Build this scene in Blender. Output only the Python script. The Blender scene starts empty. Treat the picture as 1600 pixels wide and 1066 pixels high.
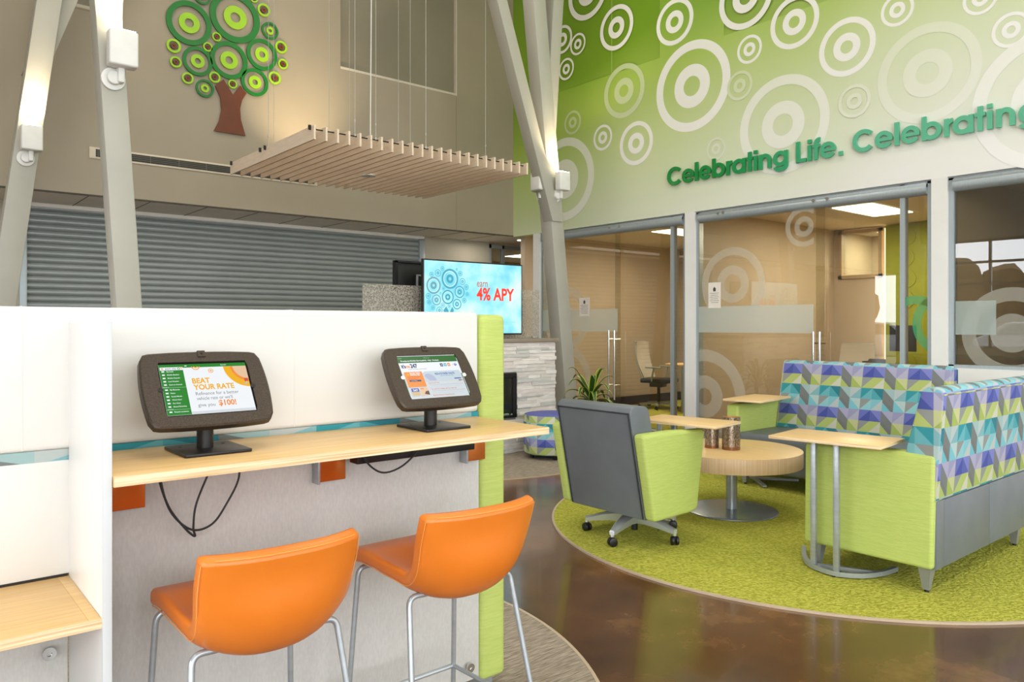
import bpy, bmesh, math, random
from mathutils import Vector, Matrix
random.seed(7)
SC = bpy.context.scene
COL = SC.collection
R = math.radians
PI = math.pi

# ---------------------------------------------------------------- camera
cam = bpy.data.cameras.new('camera')
cam.sensor_width = 36.0
cam.lens = 36.0 * 1193.0 / 1600.0
cam.shift_y = -25.0 / 1600.0
cam.clip_start = 0.05
cam.clip_end = 300
camo = bpy.data.objects.new('camera', cam)
COL.objects.link(camo)
camo.location = (0, 0, 1.35)
camo.rotation_euler = (R(90), 0, R(-39.74))
SC.camera = camo

# ---------------------------------------------------------------- view, world
SC.view_settings.view_transform = 'Standard'
SC.view_settings.look = 'None'
SC.view_settings.exposure = 0.25
SC.view_settings.gamma = 1
SC.view_settings.use_curve_mapping = False
SC.cycles.use_denoising = True
SC.cycles.max_bounces = 8
SC.cycles.diffuse_bounces = 5
SC.cycles.glossy_bounces = 4
SC.cycles.transparent_max_bounces = 16
SC.cycles.transmission_bounces = 4
SC.cycles.sample_clamp_indirect = 6
SC.cycles.caustics_reflective = False
SC.cycles.caustics_refractive = False
W = bpy.data.worlds.new('overcast_sky')
SC.world = W
W.use_nodes = True
bg = W.node_tree.nodes['Background']
bg.inputs[0].default_value = (0.93, 0.965, 1.0, 1)
# overcast sky, brighter toward the low sun on the left side of the building
_tc = W.node_tree.nodes.new('ShaderNodeTexCoord'); _sp = W.node_tree.nodes.new('ShaderNodeSeparateXYZ')
W.node_tree.links.new(_tc.outputs['Generated'], _sp.inputs[0])
_mr = W.node_tree.nodes.new('ShaderNodeMapRange'); _mr.inputs[1].default_value = -1; _mr.inputs[2].default_value = .4
_mr.inputs[3].default_value = 7.6; _mr.inputs[4].default_value = 2.9
W.node_tree.links.new(_sp.outputs[0], _mr.inputs[0]); W.node_tree.links.new(_mr.outputs[0], bg.inputs[1])

def area(name, loc, rot, sx, sy, power, rgb, portal=False, spread=180):
    l = bpy.data.lights.new(name, 'AREA')
    l.shape = 'RECTANGLE'; l.size = sx; l.size_y = sy
    l.energy = power; l.color = rgb; l.spread = R(spread)
    if portal: l.cycles.is_portal = True
    o = bpy.data.objects.new(name, l); COL.objects.link(o)
    o.location = loc; o.rotation_euler = rot
    return o
# room: x -6..7.55, y -5..9.05
UL, VF = -6.0, -5.0
DAY = (1.0, 0.985, 0.96)
# daylight through the window walls (left and behind the camera)
area('daylight_left', (UL + 0.02, 2.05, 2.13), (0, R(-90), 0), 2.8, 13.0, 1, DAY, portal=True)
area('daylight_front', (0.95, VF + 0.02, 2.6), (R(90), 0, 0), 12.8, 4.7, 1, DAY, portal=True)
# ceiling lights of the hall, high above the picture
for _x, _y in ((-3, -1.5), (1, -1.5), (5, -1.5), (-3, 2.5), (1, 2.5), (5, 2.5), (1, 6.5), (5, 6.5)):
    area('hall_ceiling_lamp', (_x, _y, 7.3), (0, 0, 0), 1.2, 1.2, 48, (1.0, 0.95, 0.87))

# ---------------------------------------------------------------- materials
def lin(c):
    c = c / 255.0
    return c / 12.92 if c <= 0.04045 else ((c + 0.055) / 1.055) ** 2.4
def rgb(r, g, b): return (lin(r), lin(g), lin(b), 1.0)
MATS = {}
def newmat(name):
    m = bpy.data.materials.new(name); m.use_nodes = True
    nt = m.node_tree; b = nt.nodes['Principled BSDF']
    return m, nt, b
def coord(nt, scale=(1, 1, 1), kind='Object', rot=(0, 0, 0)):
    tc = nt.nodes.new('ShaderNodeTexCoord'); mp = nt.nodes.new('ShaderNodeMapping')
    mp.inputs['Scale'].default_value = scale; mp.inputs['Rotation'].default_value = rot
    nt.links.new(tc.outputs[kind], mp.inputs['Vector'])
    return mp.outputs['Vector']
def mat(name, c, rough=0.5, metal=0.0, c2=None, nscale=8, stretch=(1, 1, 1), bump=0.0, bscale=None, spec=0.5, detail=4, contrast=(0.35, 0.65), coat=0):
    if name in MATS: return MATS[name]
    m, nt, b = newmat(name)
    b.inputs['Base Color'].default_value = rgb(*c)
    b.inputs['Roughness'].default_value = rough
    b.inputs['Metallic'].default_value = metal
    b.inputs['Specular IOR Level'].default_value = spec
    b.inputs['Coat Weight'].default_value = coat
    if c2 is None: c2 = tuple(max(0, x - 6) for x in c)
    v = coord(nt, stretch)
    n = nt.nodes.new('ShaderNodeTexNoise'); n.inputs['Scale'].default_value = nscale
    n.inputs['Detail'].default_value = detail
    nt.links.new(v, n.inputs['Vector'])
    r = nt.nodes.new('ShaderNodeValToRGB')
    r.color_ramp.elements[0].position = contrast[0]; r.color_ramp.elements[0].color = rgb(*c2)
    r.color_ramp.elements[1].position = contrast[1]; r.color_ramp.elements[1].color = rgb(*c)
    nt.links.new(n.outputs['Fac'], r.inputs['Fac'])
    nt.links.new(r.outputs['Color'], b.inputs['Base Color'])
    if bump:
        n2 = nt.nodes.new('ShaderNodeTexNoise'); n2.inputs['Scale'].default_value = bscale or nscale * 6
        n2.inputs['Detail'].default_value = 3
        nt.links.new(v, n2.inputs['Vector'])
        bp = nt.nodes.new('ShaderNodeBump'); bp.inputs['Strength'].default_value = bump
        bp.inputs['Distance'].default_value = 0.01
        nt.links.new(n2.outputs['Fac'], bp.inputs['Height'])
        nt.links.new(bp.outputs['Normal'], b.inputs['Normal'])
    MATS[name] = m
    return m
def emit(name, c, s=1.0):
    if name in MATS: return MATS[name]
    m, nt, b = newmat(name)
    b.inputs['Base Color'].default_value = (0, 0, 0, 1)
    b.inputs['Roughness'].default_value = 0.25
    b.inputs['Emission Color'].default_value = rgb(*c)
    b.inputs['Emission Strength'].default_value = s
    MATS[name] = m
    return m
def see_through(name, c, alpha, rough=0.5):
    """film: part diffuse, part clear"""
    if name in MATS: return MATS[name]
    m, nt, b = newmat(name)
    b.inputs['Base Color'].default_value = rgb(*c); b.inputs['Roughness'].default_value = rough
    b.inputs['Alpha'].default_value = alpha
    MATS[name] = m
    return m
def glass(name, tint=(236, 242, 238), refl=1.0, alpha=0.0, body=(90, 90, 85)):
    """thin architectural glass: clear body, Fresnel mirror; alpha gives a smoky part"""
    m = bpy.data.materials.new(name); m.use_nodes = True
    nt = m.node_tree; nt.nodes.clear()
    out = nt.nodes.new('ShaderNodeOutputMaterial')
    tr = nt.nodes.new('ShaderNodeBsdfTransparent'); tr.inputs[0].default_value = rgb(*tint)
    gl = nt.nodes.new('ShaderNodeBsdfGlossy'); gl.inputs['Roughness'].default_value = 0.0
    fr = nt.nodes.new('ShaderNodeFresnel'); fr.inputs['IOR'].default_value = 1.52
    mu = nt.nodes.new('ShaderNodeMath'); mu.operation = 'MULTIPLY'; mu.inputs[1].default_value = refl
    mu.use_clamp = True
    nt.links.new(fr.outputs[0], mu.inputs[0])
    ge = nt.nodes.new('ShaderNodeNewGeometry'); inv = nt.nodes.new('ShaderNodeMath'); inv.operation = 'SUBTRACT'; inv.inputs[0].default_value = 1.0
    nt.links.new(ge.outputs['Backfacing'], inv.inputs[1])
    m2 = nt.nodes.new('ShaderNodeMath'); m2.operation = 'MULTIPLY'; nt.links.new(mu.outputs[0], m2.inputs[0]); nt.links.new(inv.outputs[0], m2.inputs[1]); mu = m2
    mx = nt.nodes.new('ShaderNodeMixShader')
    nt.links.new(mu.outputs[0], mx.inputs[0]); nt.links.new(tr.outputs[0], mx.inputs[1]); nt.links.new(gl.outputs[0], mx.inputs[2])
    nt.links.new(mx.outputs[0], out.inputs[0])
    return m

def wood(name, c, c2, axis='X', rough=0.38, fine=1.0):
    if name in MATS: return MATS[name]
    st = {'X': (1.2, 26, 26), 'Y': (26, 1.2, 26), 'Z': (40, 40, 0.6)}[axis]
    return mat(name, c, rough, 0, c2, nscale=3.2 * fine, stretch=st, bump=0.03, bscale=6, detail=6, contrast=(0.3, 0.7))

M = {}
M['white_wall'] = mat('white_wall', (236, 236, 232), 0.6, c2=(230, 230, 226), nscale=2)
M['tan_wall'] = mat('tan_wall', (162, 151, 131), 0.6, c2=(157, 146, 126), nscale=1.2)
M['beige_wall'] = mat('beige_wall', (180, 174, 156), 0.6, nscale=2)
M['office_wall'] = mat('office_wall', (192, 175, 152), 0.6, nscale=2)
M['office_ceiling'] = mat('office_ceiling', (226, 216, 200), 0.8, nscale=30)
M['ceiling'] = mat('ceiling_paint', (225, 222, 215), 0.8, nscale=2)
M['soffit'] = mat('soffit_paint', (248, 246, 238), 0.7, nscale=4)
M['reveal'] = mat('dark_reveal', (70, 64, 52), 0.7)
M['column'] = mat('column_paint', (182, 180, 168), 0.5, c2=(177, 175, 163), nscale=3)
M['frame'] = mat('aluminium_frame', (174, 184, 188), 0.38, 0.4, c2=(166, 176, 181), nscale=3, stretch=(30, 30, 1))
M['chrome'] = mat('polished_chrome', (215, 215, 215), 0.12, 1.0, c2=(205, 205, 205))
M['steel'] = mat('satin_steel', (176, 182, 186), 0.32, 0.55, c2=(166, 172, 176), nscale=4, stretch=(1, 1, 12))
M['base_disc'] = mat('grey_metal_paint', (152, 160, 164), 0.22, 0.6)
M['black'] = mat('black_plastic', (18, 18, 19), 0.4, c2=(12, 12, 13))
M['black_gloss'] = mat('black_glass', (8, 8, 9), 0.08, c2=(6, 6, 7))
M['kiosk'] = mat('bronze_speckled_powder_coat', (78, 66, 54), 0.42, 0.35, c2=(52, 44, 37), nscale=420, detail=2, bump=0.05)
M['kiosk_dark'] = mat('kiosk_dark_metal', (40, 37, 35), 0.35, 0.4, nscale=100)
M['white_vinyl'] = mat('white_vinyl', (222, 221, 217), 0.45, c2=(218, 217, 213), nscale=3, bump=0.03, bscale=300)
M['white_lam'] = mat('white_laminate', (230, 230, 229), 0.35, nscale=3)
M['edge_grey'] = mat('grey_edge_band', (210, 214, 215), 0.4, nscale=3)
M['pale_fabric'] = mat('pale_grey_panel_fabric', (204, 202, 197), 0.8, c2=(196, 194, 189), nscale=60, stretch=(3, 1, 1), bump=0.15, bscale=500)
M['lime'] = mat('lime_woven_fabric', (190, 204, 112), 0.75, c2=(176, 194, 98), nscale=14, stretch=(1, 1, 14), bump=0.25, bscale=30, contrast=(0.3, 0.7))
M['slate'] = mat('slate_grey_vinyl', (108, 114, 118), 0.42, c2=(102, 108, 112), nscale=6, bump=0.05, bscale=400)
M['slate_dark'] = mat('slate_piping', (48, 52, 55), 0.5)
M['orange'] = mat('orange_vinyl', (226, 126, 38), 0.36, c2=(219, 118, 32), nscale=4, bump=0.05, bscale=350)
M['stitch'] = mat('orange_stitching', (236, 166, 84), 0.6)
M['white_plastic'] = mat('white_metal_paint', (235, 235, 230), 0.4)
M['baffle'] = mat('pale_maple_slat', (238, 220, 198), 0.5, c2=(226, 206, 182), nscale=5, stretch=(12, 1.2, 12), contrast=(0.3, 0.7))
M['maple_x'] = wood('maple_laminate_lengthwise', (230, 192, 132), (214, 174, 112), 'X')
M['maple_y'] = wood('maple_laminate_crosswise', (236, 200, 142), (224, 186, 124), 'Y')
M['maple_z'] = wood('maple_edge_upright_grain', (236, 204, 164), (216, 180, 138), 'Z')
M['concrete_dark'] = mat('mantel_concrete', (150, 138, 122), 0.6)
M['pot'] = mat('charcoal_pot', (60, 58, 56), 0.5)
M['soil'] = mat('potting_soil', (50, 38, 28), 0.95, bump=0.4)
M['cable'] = mat('black_cable_sheath', (32, 34, 34), 0.55)
M['wire'] = mat('steel_wire', (190, 190, 184), 0.35, 0.8)
M['bracket_reflection'] = mat('bracket_metal_with_stool_reflection', (206, 124, 56), 0.2, 0.6, c2=(192, 104, 40), nscale=6)  # polished brackets; reflection of the orange stools put into the base colour
M['green_dk'] = mat('green_acrylic_dark', (0, 118, 28), 0.35, c2=(0, 112, 26))
M['green_lt'] = mat('green_acrylic_lime', (158, 208, 24), 0.35, c2=(150, 200, 20))
M['brown_sg'] = mat('brown_acrylic', (108, 50, 12), 0.4, c2=(102, 45, 8))
M['base_dark'] = mat('dark_baseboard', (46, 40, 34), 0.5)
M['mesh_grey'] = mat('pale_chair_mesh', (198, 190, 176), 0.8, nscale=120, bump=0.2)

def plywood_edge():
    m, nt, b = newmat('plywood_edge')
    v = coord(nt, (3, 3, 230))
    n = nt.nodes.new('ShaderNodeTexNoise'); n.inputs['Scale'].default_value = 1.0; n.inputs['Detail'].default_value = 3
    nt.links.new(v, n.inputs['Vector'])
    r = nt.nodes.new('ShaderNodeValToRGB'); r.color_ramp.elements[0].position = .35; r.color_ramp.elements[1].position = .65
    r.color_ramp.elements[0].color = rgb(212, 172, 120); r.color_ramp.elements[1].color = rgb(244, 224, 186)
    nt.links.new(n.outputs[0], r.inputs[0]); nt.links.new(r.outputs[0], b.inputs['Base Color'])
    b.inputs['Roughness'].default_value = 0.5
    return m
M['ply'] = plywood_edge()

# --- geometric woven upholstery (UV in metres)
def geo_fabric(name, cw=0.09, ch=0.088, off=0, pale=0.0):
    m, nt, b = newmat(name)
    N, L = nt.nodes, nt.links
    def math_(op, a, b_=None, clamp=False):
        n = N.new('ShaderNodeMath'); n.operation = op; n.use_clamp = clamp
        for i, x in enumerate((a, b_)):
            if x is None: continue
            if isinstance(x, (int, float)): n.inputs[i].default_value = x
            else: L.new(x, n.inputs[i])
        return n.outputs[0]
    tc = N.new('ShaderNodeUVMap')
    sp = N.new('ShaderNodeSeparateXYZ'); L.new(tc.outputs[0], sp.inputs[0])
    V = math_('DIVIDE', sp.outputs[1], ch)
    V = math_('ADD', V, 40.0 + off)
    row = math_('FLOOR', V)
    rm = math_('FLOORED_MODULO', row, 4.0)
    odd = math_('FLOORED_MODULO', row, 2.0)
    U = math_('DIVIDE', sp.outputs[0], cw)
    U = math_('ADD', U, 80.0)
    U = math_('ADD', U, math_('MULTIPLY', odd, 1.0))
    cell = math_('FLOORED_MODULO', math_('FLOOR', U), 4.0)
    fu = math_('FRACT', U); fv = math_('FRACT', V)
    fl = math_('COMPARE', cell, 1.5); N[-1].inputs[2].default_value = 0.6
    # flipped diagonal in cells 1 and 2
    fu2 = math_('ADD', math_('MULTIPLY', math_('SUBTRACT', 1.0, fl), fu), math_('MULTIPLY', fl, math_('SUBTRACT', 1.0, fu)))
    side = math_('GREATER_THAN', fu2, fv)
    idx = math_('ADD', math_('MULTIPLY', cell, 2.0), side)
    idx = math_('DIVIDE', math_('ADD', idx, 0.5), 8.0)
    G1, G2, ST, LG = (112, 116, 114), (136, 140, 136), (190, 190, 172), (172, 182, 180)
    P = [(98, 104, 172), (66, 78, 150), (116, 122, 186), (82, 92, 160), (160, 158, 184), G1, (146, 146, 176), (166, 164, 182)]
    GR = [(166, 180, 100), ST, G1, (162, 178, 98), (184, 188, 134), (152, 170, 88), G2, (168, 182, 106)]
    TE = [(44, 140, 150), (98, 166, 174), (34, 118, 130), (72, 152, 162), (148, 176, 176), G1, LG, (122, 168, 174)]
    CY = [(122, 180, 190), LG, G1, (104, 174, 188), (168, 190, 188), (116, 180, 192), G2, (134, 186, 192)]
    outs = []
    for pal in (CY, TE, GR, P):      # upwards: cyan, teal, green, purple
        r = N.new('ShaderNodeValToRGB'); r.color_ramp.interpolation = 'CONSTANT'
        e = r.color_ramp.elements
        while len(e) < 8: e.new(0.5)
        for i, c in enumerate(pal):
            e[i].position = i / 8.0
            c = tuple(c[k] * (1 - pale) + 235 * pale for k in range(3))
            e[i].color = rgb(*c)
        L.new(idx, r.inputs[0]); outs.append(r.outputs[0])
    cur = outs[0]
    for k in (1, 2, 3):
        f = math_('COMPARE', rm, float(k)); N[-1].inputs[2].default_value = 0.4
        mx = N.new('ShaderNodeMix'); mx.data_type = 'RGBA'
        L.new(f, mx.inputs[0]); L.new(cur, mx.inputs[6]); L.new(outs[k], mx.inputs[7]); cur = mx.outputs[2]
    # grey slanting band through cell 1 of the lighter rows
    s = math_('ADD', fu, fv)
    band = math_('COMPARE', s, 1.0); N[-1].inputs[2].default_value = 0.2
    c1 = math_('COMPARE', cell, 1.0); N[-1].inputs[2].default_value = 0.3
    band = math_('MULTIPLY', math_('MULTIPLY', band, c1), math_('SUBTRACT', 1.0, odd))
    mx = N.new('ShaderNodeMix'); mx.data_type = 'RGBA'
    L.new(band, mx.inputs[0]); L.new(cur, mx.inputs[6]); mx.inputs[7].default_value = rgb(*[v * (1 - pale) + 235 * pale for v in (108, 110, 108)])
    cur = mx.outputs[2]
    L.new(cur, b.inputs['Base Color'])
    b.inputs['Roughness'].default_value = 0.8
    return m
M['geo'] = geo_fabric('geometric_woven_fabric')
def slate_like():
    m, nt, b = newmat('concrete_polished_brown')
    v = coord(nt)
    n1 = nt.nodes.new('ShaderNodeTexNoise'); n1.inputs['Scale'].default_value = 1.1; n1.inputs['Detail'].default_value = 9; n1.inputs['Roughness'].default_value = .62
    nt.links.new(v, n1.inputs['Vector'])
    r = nt.nodes.new('ShaderNodeValToRGB')
    e = r.color_ramp.elements
    e[0].position = .3; e[0].color = rgb(58, 37, 20); e[1].position = .72; e[1].color = rgb(142, 102, 62)
    e.new(.52).color = rgb(94, 63, 35)
    nt.links.new(n1.outputs[0], r.inputs[0]); nt.links.new(r.outputs[0], b.inputs['Base Color'])
    n2 = nt.nodes.new('ShaderNodeTexNoise'); n2.inputs['Scale'].default_value = 3
    nt.links.new(v, n2.inputs['Vector'])
    mr = nt.nodes.new('ShaderNodeMapRange'); mr.inputs[3].default_value = .09; mr.inputs[4].default_value = .24
    nt.links.new(n2.outputs[0], mr.inputs[0]); nt.links.new(mr.outputs[0], b.inputs['Roughness'])
    b.inputs['Coat Weight'].default_value = .12; b.inputs['Coat Roughness'].default_value = .05
    return m
M['floor'] = slate_like()
def carpet(name, ca, cb, scale, bump, stretch=(1, 1, 1), dist=0.03, bs=None):
    m, nt, b = newmat(name)
    v = coord(nt, stretch)
    n1 = nt.nodes.new('ShaderNodeTexNoise'); n1.inputs['Scale'].default_value = scale; n1.inputs['Detail'].default_value = 5
    nt.links.new(v, n1.inputs['Vector'])
    r = nt.nodes.new('ShaderNodeValToRGB'); r.color_ramp.elements[0].position = .35; r.color_ramp.elements[1].position = .65
    r.color_ramp.elements[0].color = rgb(*ca); r.color_ramp.elements[1].color = rgb(*cb)
    nt.links.new(n1.outputs[0], r.inputs[0]); nt.links.new(r.outputs[0], b.inputs['Base Color'])
    b.inputs['Roughness'].default_value = 1; b.inputs['Specular IOR Level'].default_value = .1
    n2 = nt.nodes.new('ShaderNodeTexNoise'); n2.inputs['Scale'].default_value = bs or scale; n2.inputs['Detail'].default_value = 2
    nt.links.new(v, n2.inputs['Vector'])
    bp = nt.nodes.new('ShaderNodeBump'); bp.inputs['Strength'].default_value = bump; bp.inputs['Distance'].default_value = dist
    nt.links.new(n2.outputs[0], bp.inputs['Height']); nt.links.new(bp.outputs[0], b.inputs['Normal'])
    return m
M['green_carpet'] = carpet('green_shag_carpet', (152, 154, 54), (192, 190, 86), 60, .8, dist=.02)
M['taupe_carpet'] = carpet('taupe_striped_carpet', (128, 116, 102), (172, 160, 144), 26, .4, stretch=(.6, 6, 1), dist=.01)

# ---------------------------------------------------------------- geometry helpers
def B(): return bmesh.new()
def add_box(bm, x0, x1, y0, y1, z0, z1, r=0.0, seg=2, mi=0):
    if x1 < x0: x0, x1 = x1, x0
    if y1 < y0: y0, y1 = y1, y0
    if z1 < z0: z0, z1 = z1, z0
    t = bmesh.new()
    bmesh.ops.create_cube(t, size=1.0)
    for v in t.verts:
        v.co.x = x0 + (v.co.x + .5) * (x1 - x0)
        v.co.y = y0 + (v.co.y + .5) * (y1 - y0)
        v.co.z = z0 + (v.co.z + .5) * (z1 - z0)
    r = min(r, .49 * min(x1 - x0, y1 - y0, z1 - z0))
    if r > 0: bmesh.ops.bevel(t, geom=t.edges[:], offset=r, segments=seg, profile=.5, affect='EDGES')
    merge(bm, t, mi)
def merge(bm, t, mi=0, mat4=None):
    if mat4 is not None: bmesh.ops.transform(t, matrix=mat4, verts=t.verts)
    vm = {}
    for v in t.verts: vm[v] = bm.verts.new(v.co)
    for f in t.faces:
        try: nf = bm.faces.new([vm[v] for v in f.verts])
        except ValueError: continue
        nf.material_index = mi if mi else f.material_index
        nf.smooth = True
    t.free()
def add_prism(bm, pts, axis, a0, a1, r=0.0, seg=2, mi=0):
    """pts: 2D outline, extruded along axis ('x','y','z') from a0 to a1"""
    t = bmesh.new()
    def P(p, a):
        return {'x': (a, p[0], p[1]), 'y': (p[0], a, p[1]), 'z': (p[0], p[1], a)}[axis]
    lo = [t.verts.new(P(p, a0)) for p in pts]; hi = [t.verts.new(P(p, a1)) for p in pts]
    n = len(pts)
    t.faces.new(lo); t.faces.new(hi[::-1])
    for i in range(n): t.faces.new([lo[i], hi[i], hi[(i + 1) % n], lo[(i + 1) % n]])
    bmesh.ops.recalc_face_normals(t, faces=t.faces[:])
    if r > 0: bmesh.ops.bevel(t, geom=t.edges[:], offset=r, segments=seg, profile=.5, affect='EDGES')
    merge(bm, t, mi)
def add_cyl(bm, c, r, h, axis='z', seg=32, r2=None, bev=0.0, mi=0):
    """cylinder from c upward along axis"""
    t = bmesh.new()
    bmesh.ops.create_cone(t, cap_ends=True, segments=seg, radius1=r, radius2=r if r2 is None else r2, depth=h)
    bmesh.ops.translate(t, vec=(0, 0, h / 2), verts=t.verts)
    if bev:
        ed = [e for e in t.edges if abs(e.verts[0].co.z - e.verts[1].co.z) < 1e-6]
        bmesh.ops.bevel(t, geom=ed, offset=bev, segments=2, profile=.5, affect='EDGES')
    if axis == 'x': bmesh.ops.rotate(t, matrix=Matrix.Rotation(R(90), 3, 'Y'), verts=t.verts)
    if axis == 'y': bmesh.ops.rotate(t, matrix=Matrix.Rotation(R(-90), 3, 'X'), verts=t.verts)
    bmesh.ops.translate(t, vec=c, verts=t.verts)
    merge(bm, t, mi)
def add_lathe(bm, prof, c=(0, 0, 0), seg=48, mi=0):
    t = bmesh.new(); rings = []
    for r, z in prof:
        if r < 1e-5: rings.append([t.verts.new((0, 0, z))])
        else: rings.append([t.verts.new((r * math.cos(2 * PI * k / seg), r * math.sin(2 * PI * k / seg), z)) for k in range(seg)])
    for a, b in zip(rings, rings[1:]):
        for k in range(seg):
            k2 = (k + 1) % seg
            if len(a) == 1 and len(b) == 1: continue
            if len(a) == 1: t.faces.new([a[0], b[k2], b[k]])
            elif len(b) == 1: t.faces.new([a[k], a[k2], b[0]])
            else: t.faces.new([a[k], a[k2], b[k2], b[k]])
    bmesh.ops.recalc_face_normals(t, faces=t.faces[:])
    bmesh.ops.translate(t, vec=c, verts=t.verts)
    merge(bm, t, mi)
def add_tube(bm, pts, r, seg=12, mi=0, rounds=0):
    """round tube along a polyline; rounds>0 subdivides corners smoothly"""
    P = [Vector(p) for p in pts]
    if rounds:
        Q = [P[0]]
        for i in range(1, len(P) - 1):
            a, b, c = P[i - 1], P[i], P[i + 1]
            d1 = min(rounds, (a - b).length * .45); d2 = min(rounds, (c - b).length * .45)
            s = b + (a - b).normalized() * d1; e = b + (c - b).normalized() * d2
            for k in range(6):
                u = k / 5.0
                Q.append(s * (1 - u) ** 2 + b * 2 * u * (1 - u) + e * u * u)
        Q.append(P[-1]); P = Q
    t = bmesh.new(); rings = []
    prev = None
    for i, p in enumerate(P):
        d = (P[min(i + 1, len(P) - 1)] - P[max(i - 1, 0)]).normalized()
        if prev is None:
            up = Vector((0, 0, 1)) if abs(d.z) < .9 else Vector((1, 0, 0))
            x = d.cross(up).normalized()
        else:
            x = (prev - d * prev.dot(d)).normalized()
        prev = x; y = d.cross(x).normalized()
        rings.append([t.verts.new(p + (x * math.cos(2 * PI * k / seg) + y * math.sin(2 * PI * k / seg)) * r) for k in range(seg)])
    for a, b in zip(rings, rings[1:]):
        for k in range(seg): t.faces.new([a[k], a[(k + 1) % seg], b[(k + 1) % seg], b[k]])
    t.faces.new(rings[0][::-1]); t.faces.new(rings[-1])
    bmesh.ops.recalc_face_normals(t, faces=t.faces[:])
    merge(bm, t, mi)
def add_bar(bm, p0, p1, wx, wy, r=0.0, mi=0, z_cut=False):
    """square tube whose section stays level with the axes (vertical or leaning posts)"""
    t = bmesh.new(); p0 = Vector(p0); p1 = Vector(p1)
    o = [(-1, -1), (1, -1), (1, 1), (-1, 1)]
    lo = [t.verts.new(p0 + Vector((a * wx / 2, b * wy / 2, 0))) for a, b in o]
    hi = [t.verts.new(p1 + Vector((a * wx / 2, b * wy / 2, 0))) for a, b in o]
    t.faces.new(lo[::-1]); t.faces.new(hi)
    for i in range(4): t.faces.new([lo[i], lo[(i + 1) % 4], hi[(i + 1) % 4], hi[i]])
    if r: bmesh.ops.bevel(t, geom=t.edges[:], offset=r, segments=2, profile=.5, affect='EDGES')
    merge(bm, t, mi)
def add_flat(bm, p0, p1, w, h, mi=0, r=0):
    """rectangular bar between two points (w sideways, h upward)"""
    p0 = Vector(p0); p1 = Vector(p1); d = (p1 - p0)
    L_ = d.length; d.normalize()
    up = Vector((0, 0, 1)) if abs(d.z) < .95 else Vector((1, 0, 0))
    s = d.cross(up).normalized(); u = s.cross(d).normalized()
    t = bmesh.new(); bmesh.ops.create_cube(t, size=1)
    for v in t.verts:
        c = v.co.copy(); v.co = p0 + d * ((c.x + .5) * L_) + s * (c.y * w) + u * (c.z * h)
    if r: bmesh.ops.bevel(t, geom=t.edges[:], offset=r, segments=2, profile=.5, affect='EDGES')
    merge(bm, t, mi)
def add_ring(bm, c, r0, r1, plane, depth, seg=48, a0=0, a1=360, mi=0):
    """flat ring, c in (a,b) of the plane; plane=(fn mapping (a,b,d)->xyz)"""
    t = bmesh.new(); n = max(3, int(seg * (a1 - a0) / 360)); full = (a1 - a0) >= 360
    rows = []
    m = n if full else n + 1
    for k in range(m):
        a = R(a0 + (a1 - a0) * k / n); ca, sa = math.cos(a), math.sin(a)
        rows.append([t.verts.new(plane(c[0] + r * ca, c[1] + r * sa, d)) for r, d in (((r0, 0), (r1, 0), (r1, depth), (r0, depth)) if depth else ((r0, 0), (r1, 0)))])
    for k in range(n):
        A, Bq = rows[k], rows[(k + 1) % m]
        for j in range(4 if depth else 1): t.faces.new([A[j], A[(j + 1) % len(A)], Bq[(j + 1) % len(A)], Bq[j]])
    if depth:
        if not full: t.faces.new(rows[0]); t.faces.new(rows[-1][::-1])
        bmesh.ops.recalc_face_normals(t, faces=t.faces[:])
    merge(bm, t, mi)
ORG = {}
def finish(name, bm, mats, smooth=35, uv=True):
    me = bpy.data.meshes.new(name)
    bm.normal_update()
    if uv:
        ul = bm.loops.layers.uv.verify()
        for f in bm.faces:
            n = f.normal
            ax, ay, az = abs(n.x), abs(n.y), abs(n.z)
            for l in f.loops:
                c = l.vert.co
                if az > ax and az > ay: l[ul].uv = (c.x, c.y)
                elif ax > ay: l[ul].uv = (c.y, c.z)
                else: l[ul].uv = (c.x, c.z)
    for f in bm.faces: f.smooth = True
    bm.to_mesh(me); bm.free()
    for m_ in (mats if isinstance(mats, (list, tuple)) else [mats]): me.materials.append(m_)
    try: me.set_sharp_from_angle(angle=R(smooth))
    except Exception: pass
    return me
def worg(p):
    v = Vector((0, 0, 0))
    while p is not None:
        v += ORG.get(p.name, Vector((0, 0, 0))); p = p.parent
    return v
def obj(name, bm, mats, parent=None, smooth=35, label=None, uvfn=None):
    """links bm (world coordinates) as one mesh object below parent"""
    me = finish(name, bm, mats, smooth)
    if uvfn:
        ul = me.uv_layers[0]
        for p in me.polygons:
            for li, vi in zip(p.loop_indices, p.vertices): ul.data[li].uv = uvfn(me.vertices[vi].co, p.normal)
    o = bpy.data.objects.new(name, me); COL.objects.link(o)
    if parent is not None:
        w = worg(parent)
        if w.length: me.transform(Matrix.Translation(-w))
        o.parent = parent
    if label: o['label'] = label
    return o
def thing(name, label, cat, loc=(0, 0, 0), group=None):
    o = bpy.data.objects.new(name, None); COL.objects.link(o)
    o.empty_display_size = .1
    o.location = loc; ORG[o.name] = Vector(loc)
    o['label'] = label; o['category'] = cat
    if group: o['group'] = group
    return o
def tag(o, label, cat, group=None, kind=None):
    o['label'] = label; o['category'] = cat
    if group: o['group'] = group
    if kind: o['kind'] = kind
    return o
def struct(name, bm, mats, parent=None, label=None):
    o = obj(name, bm, mats, parent)
    if parent is None:
        o['kind'] = 'structure'
    if label: o['label'] = label
    return o
def dup(root, loc, label=None, rotz=None):
    r = root.copy(); COL.objects.link(r); r.location = loc
    if rotz is not None: r.rotation_euler = (0, 0, rotz)
    if label: r['label'] = label
    for ch in list(root.children):
        c = ch.copy(); COL.objects.link(c); c.parent = r
        for g in list(ch.children):
            d = g.copy(); COL.objects.link(d); d.parent = c
    return r

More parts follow.
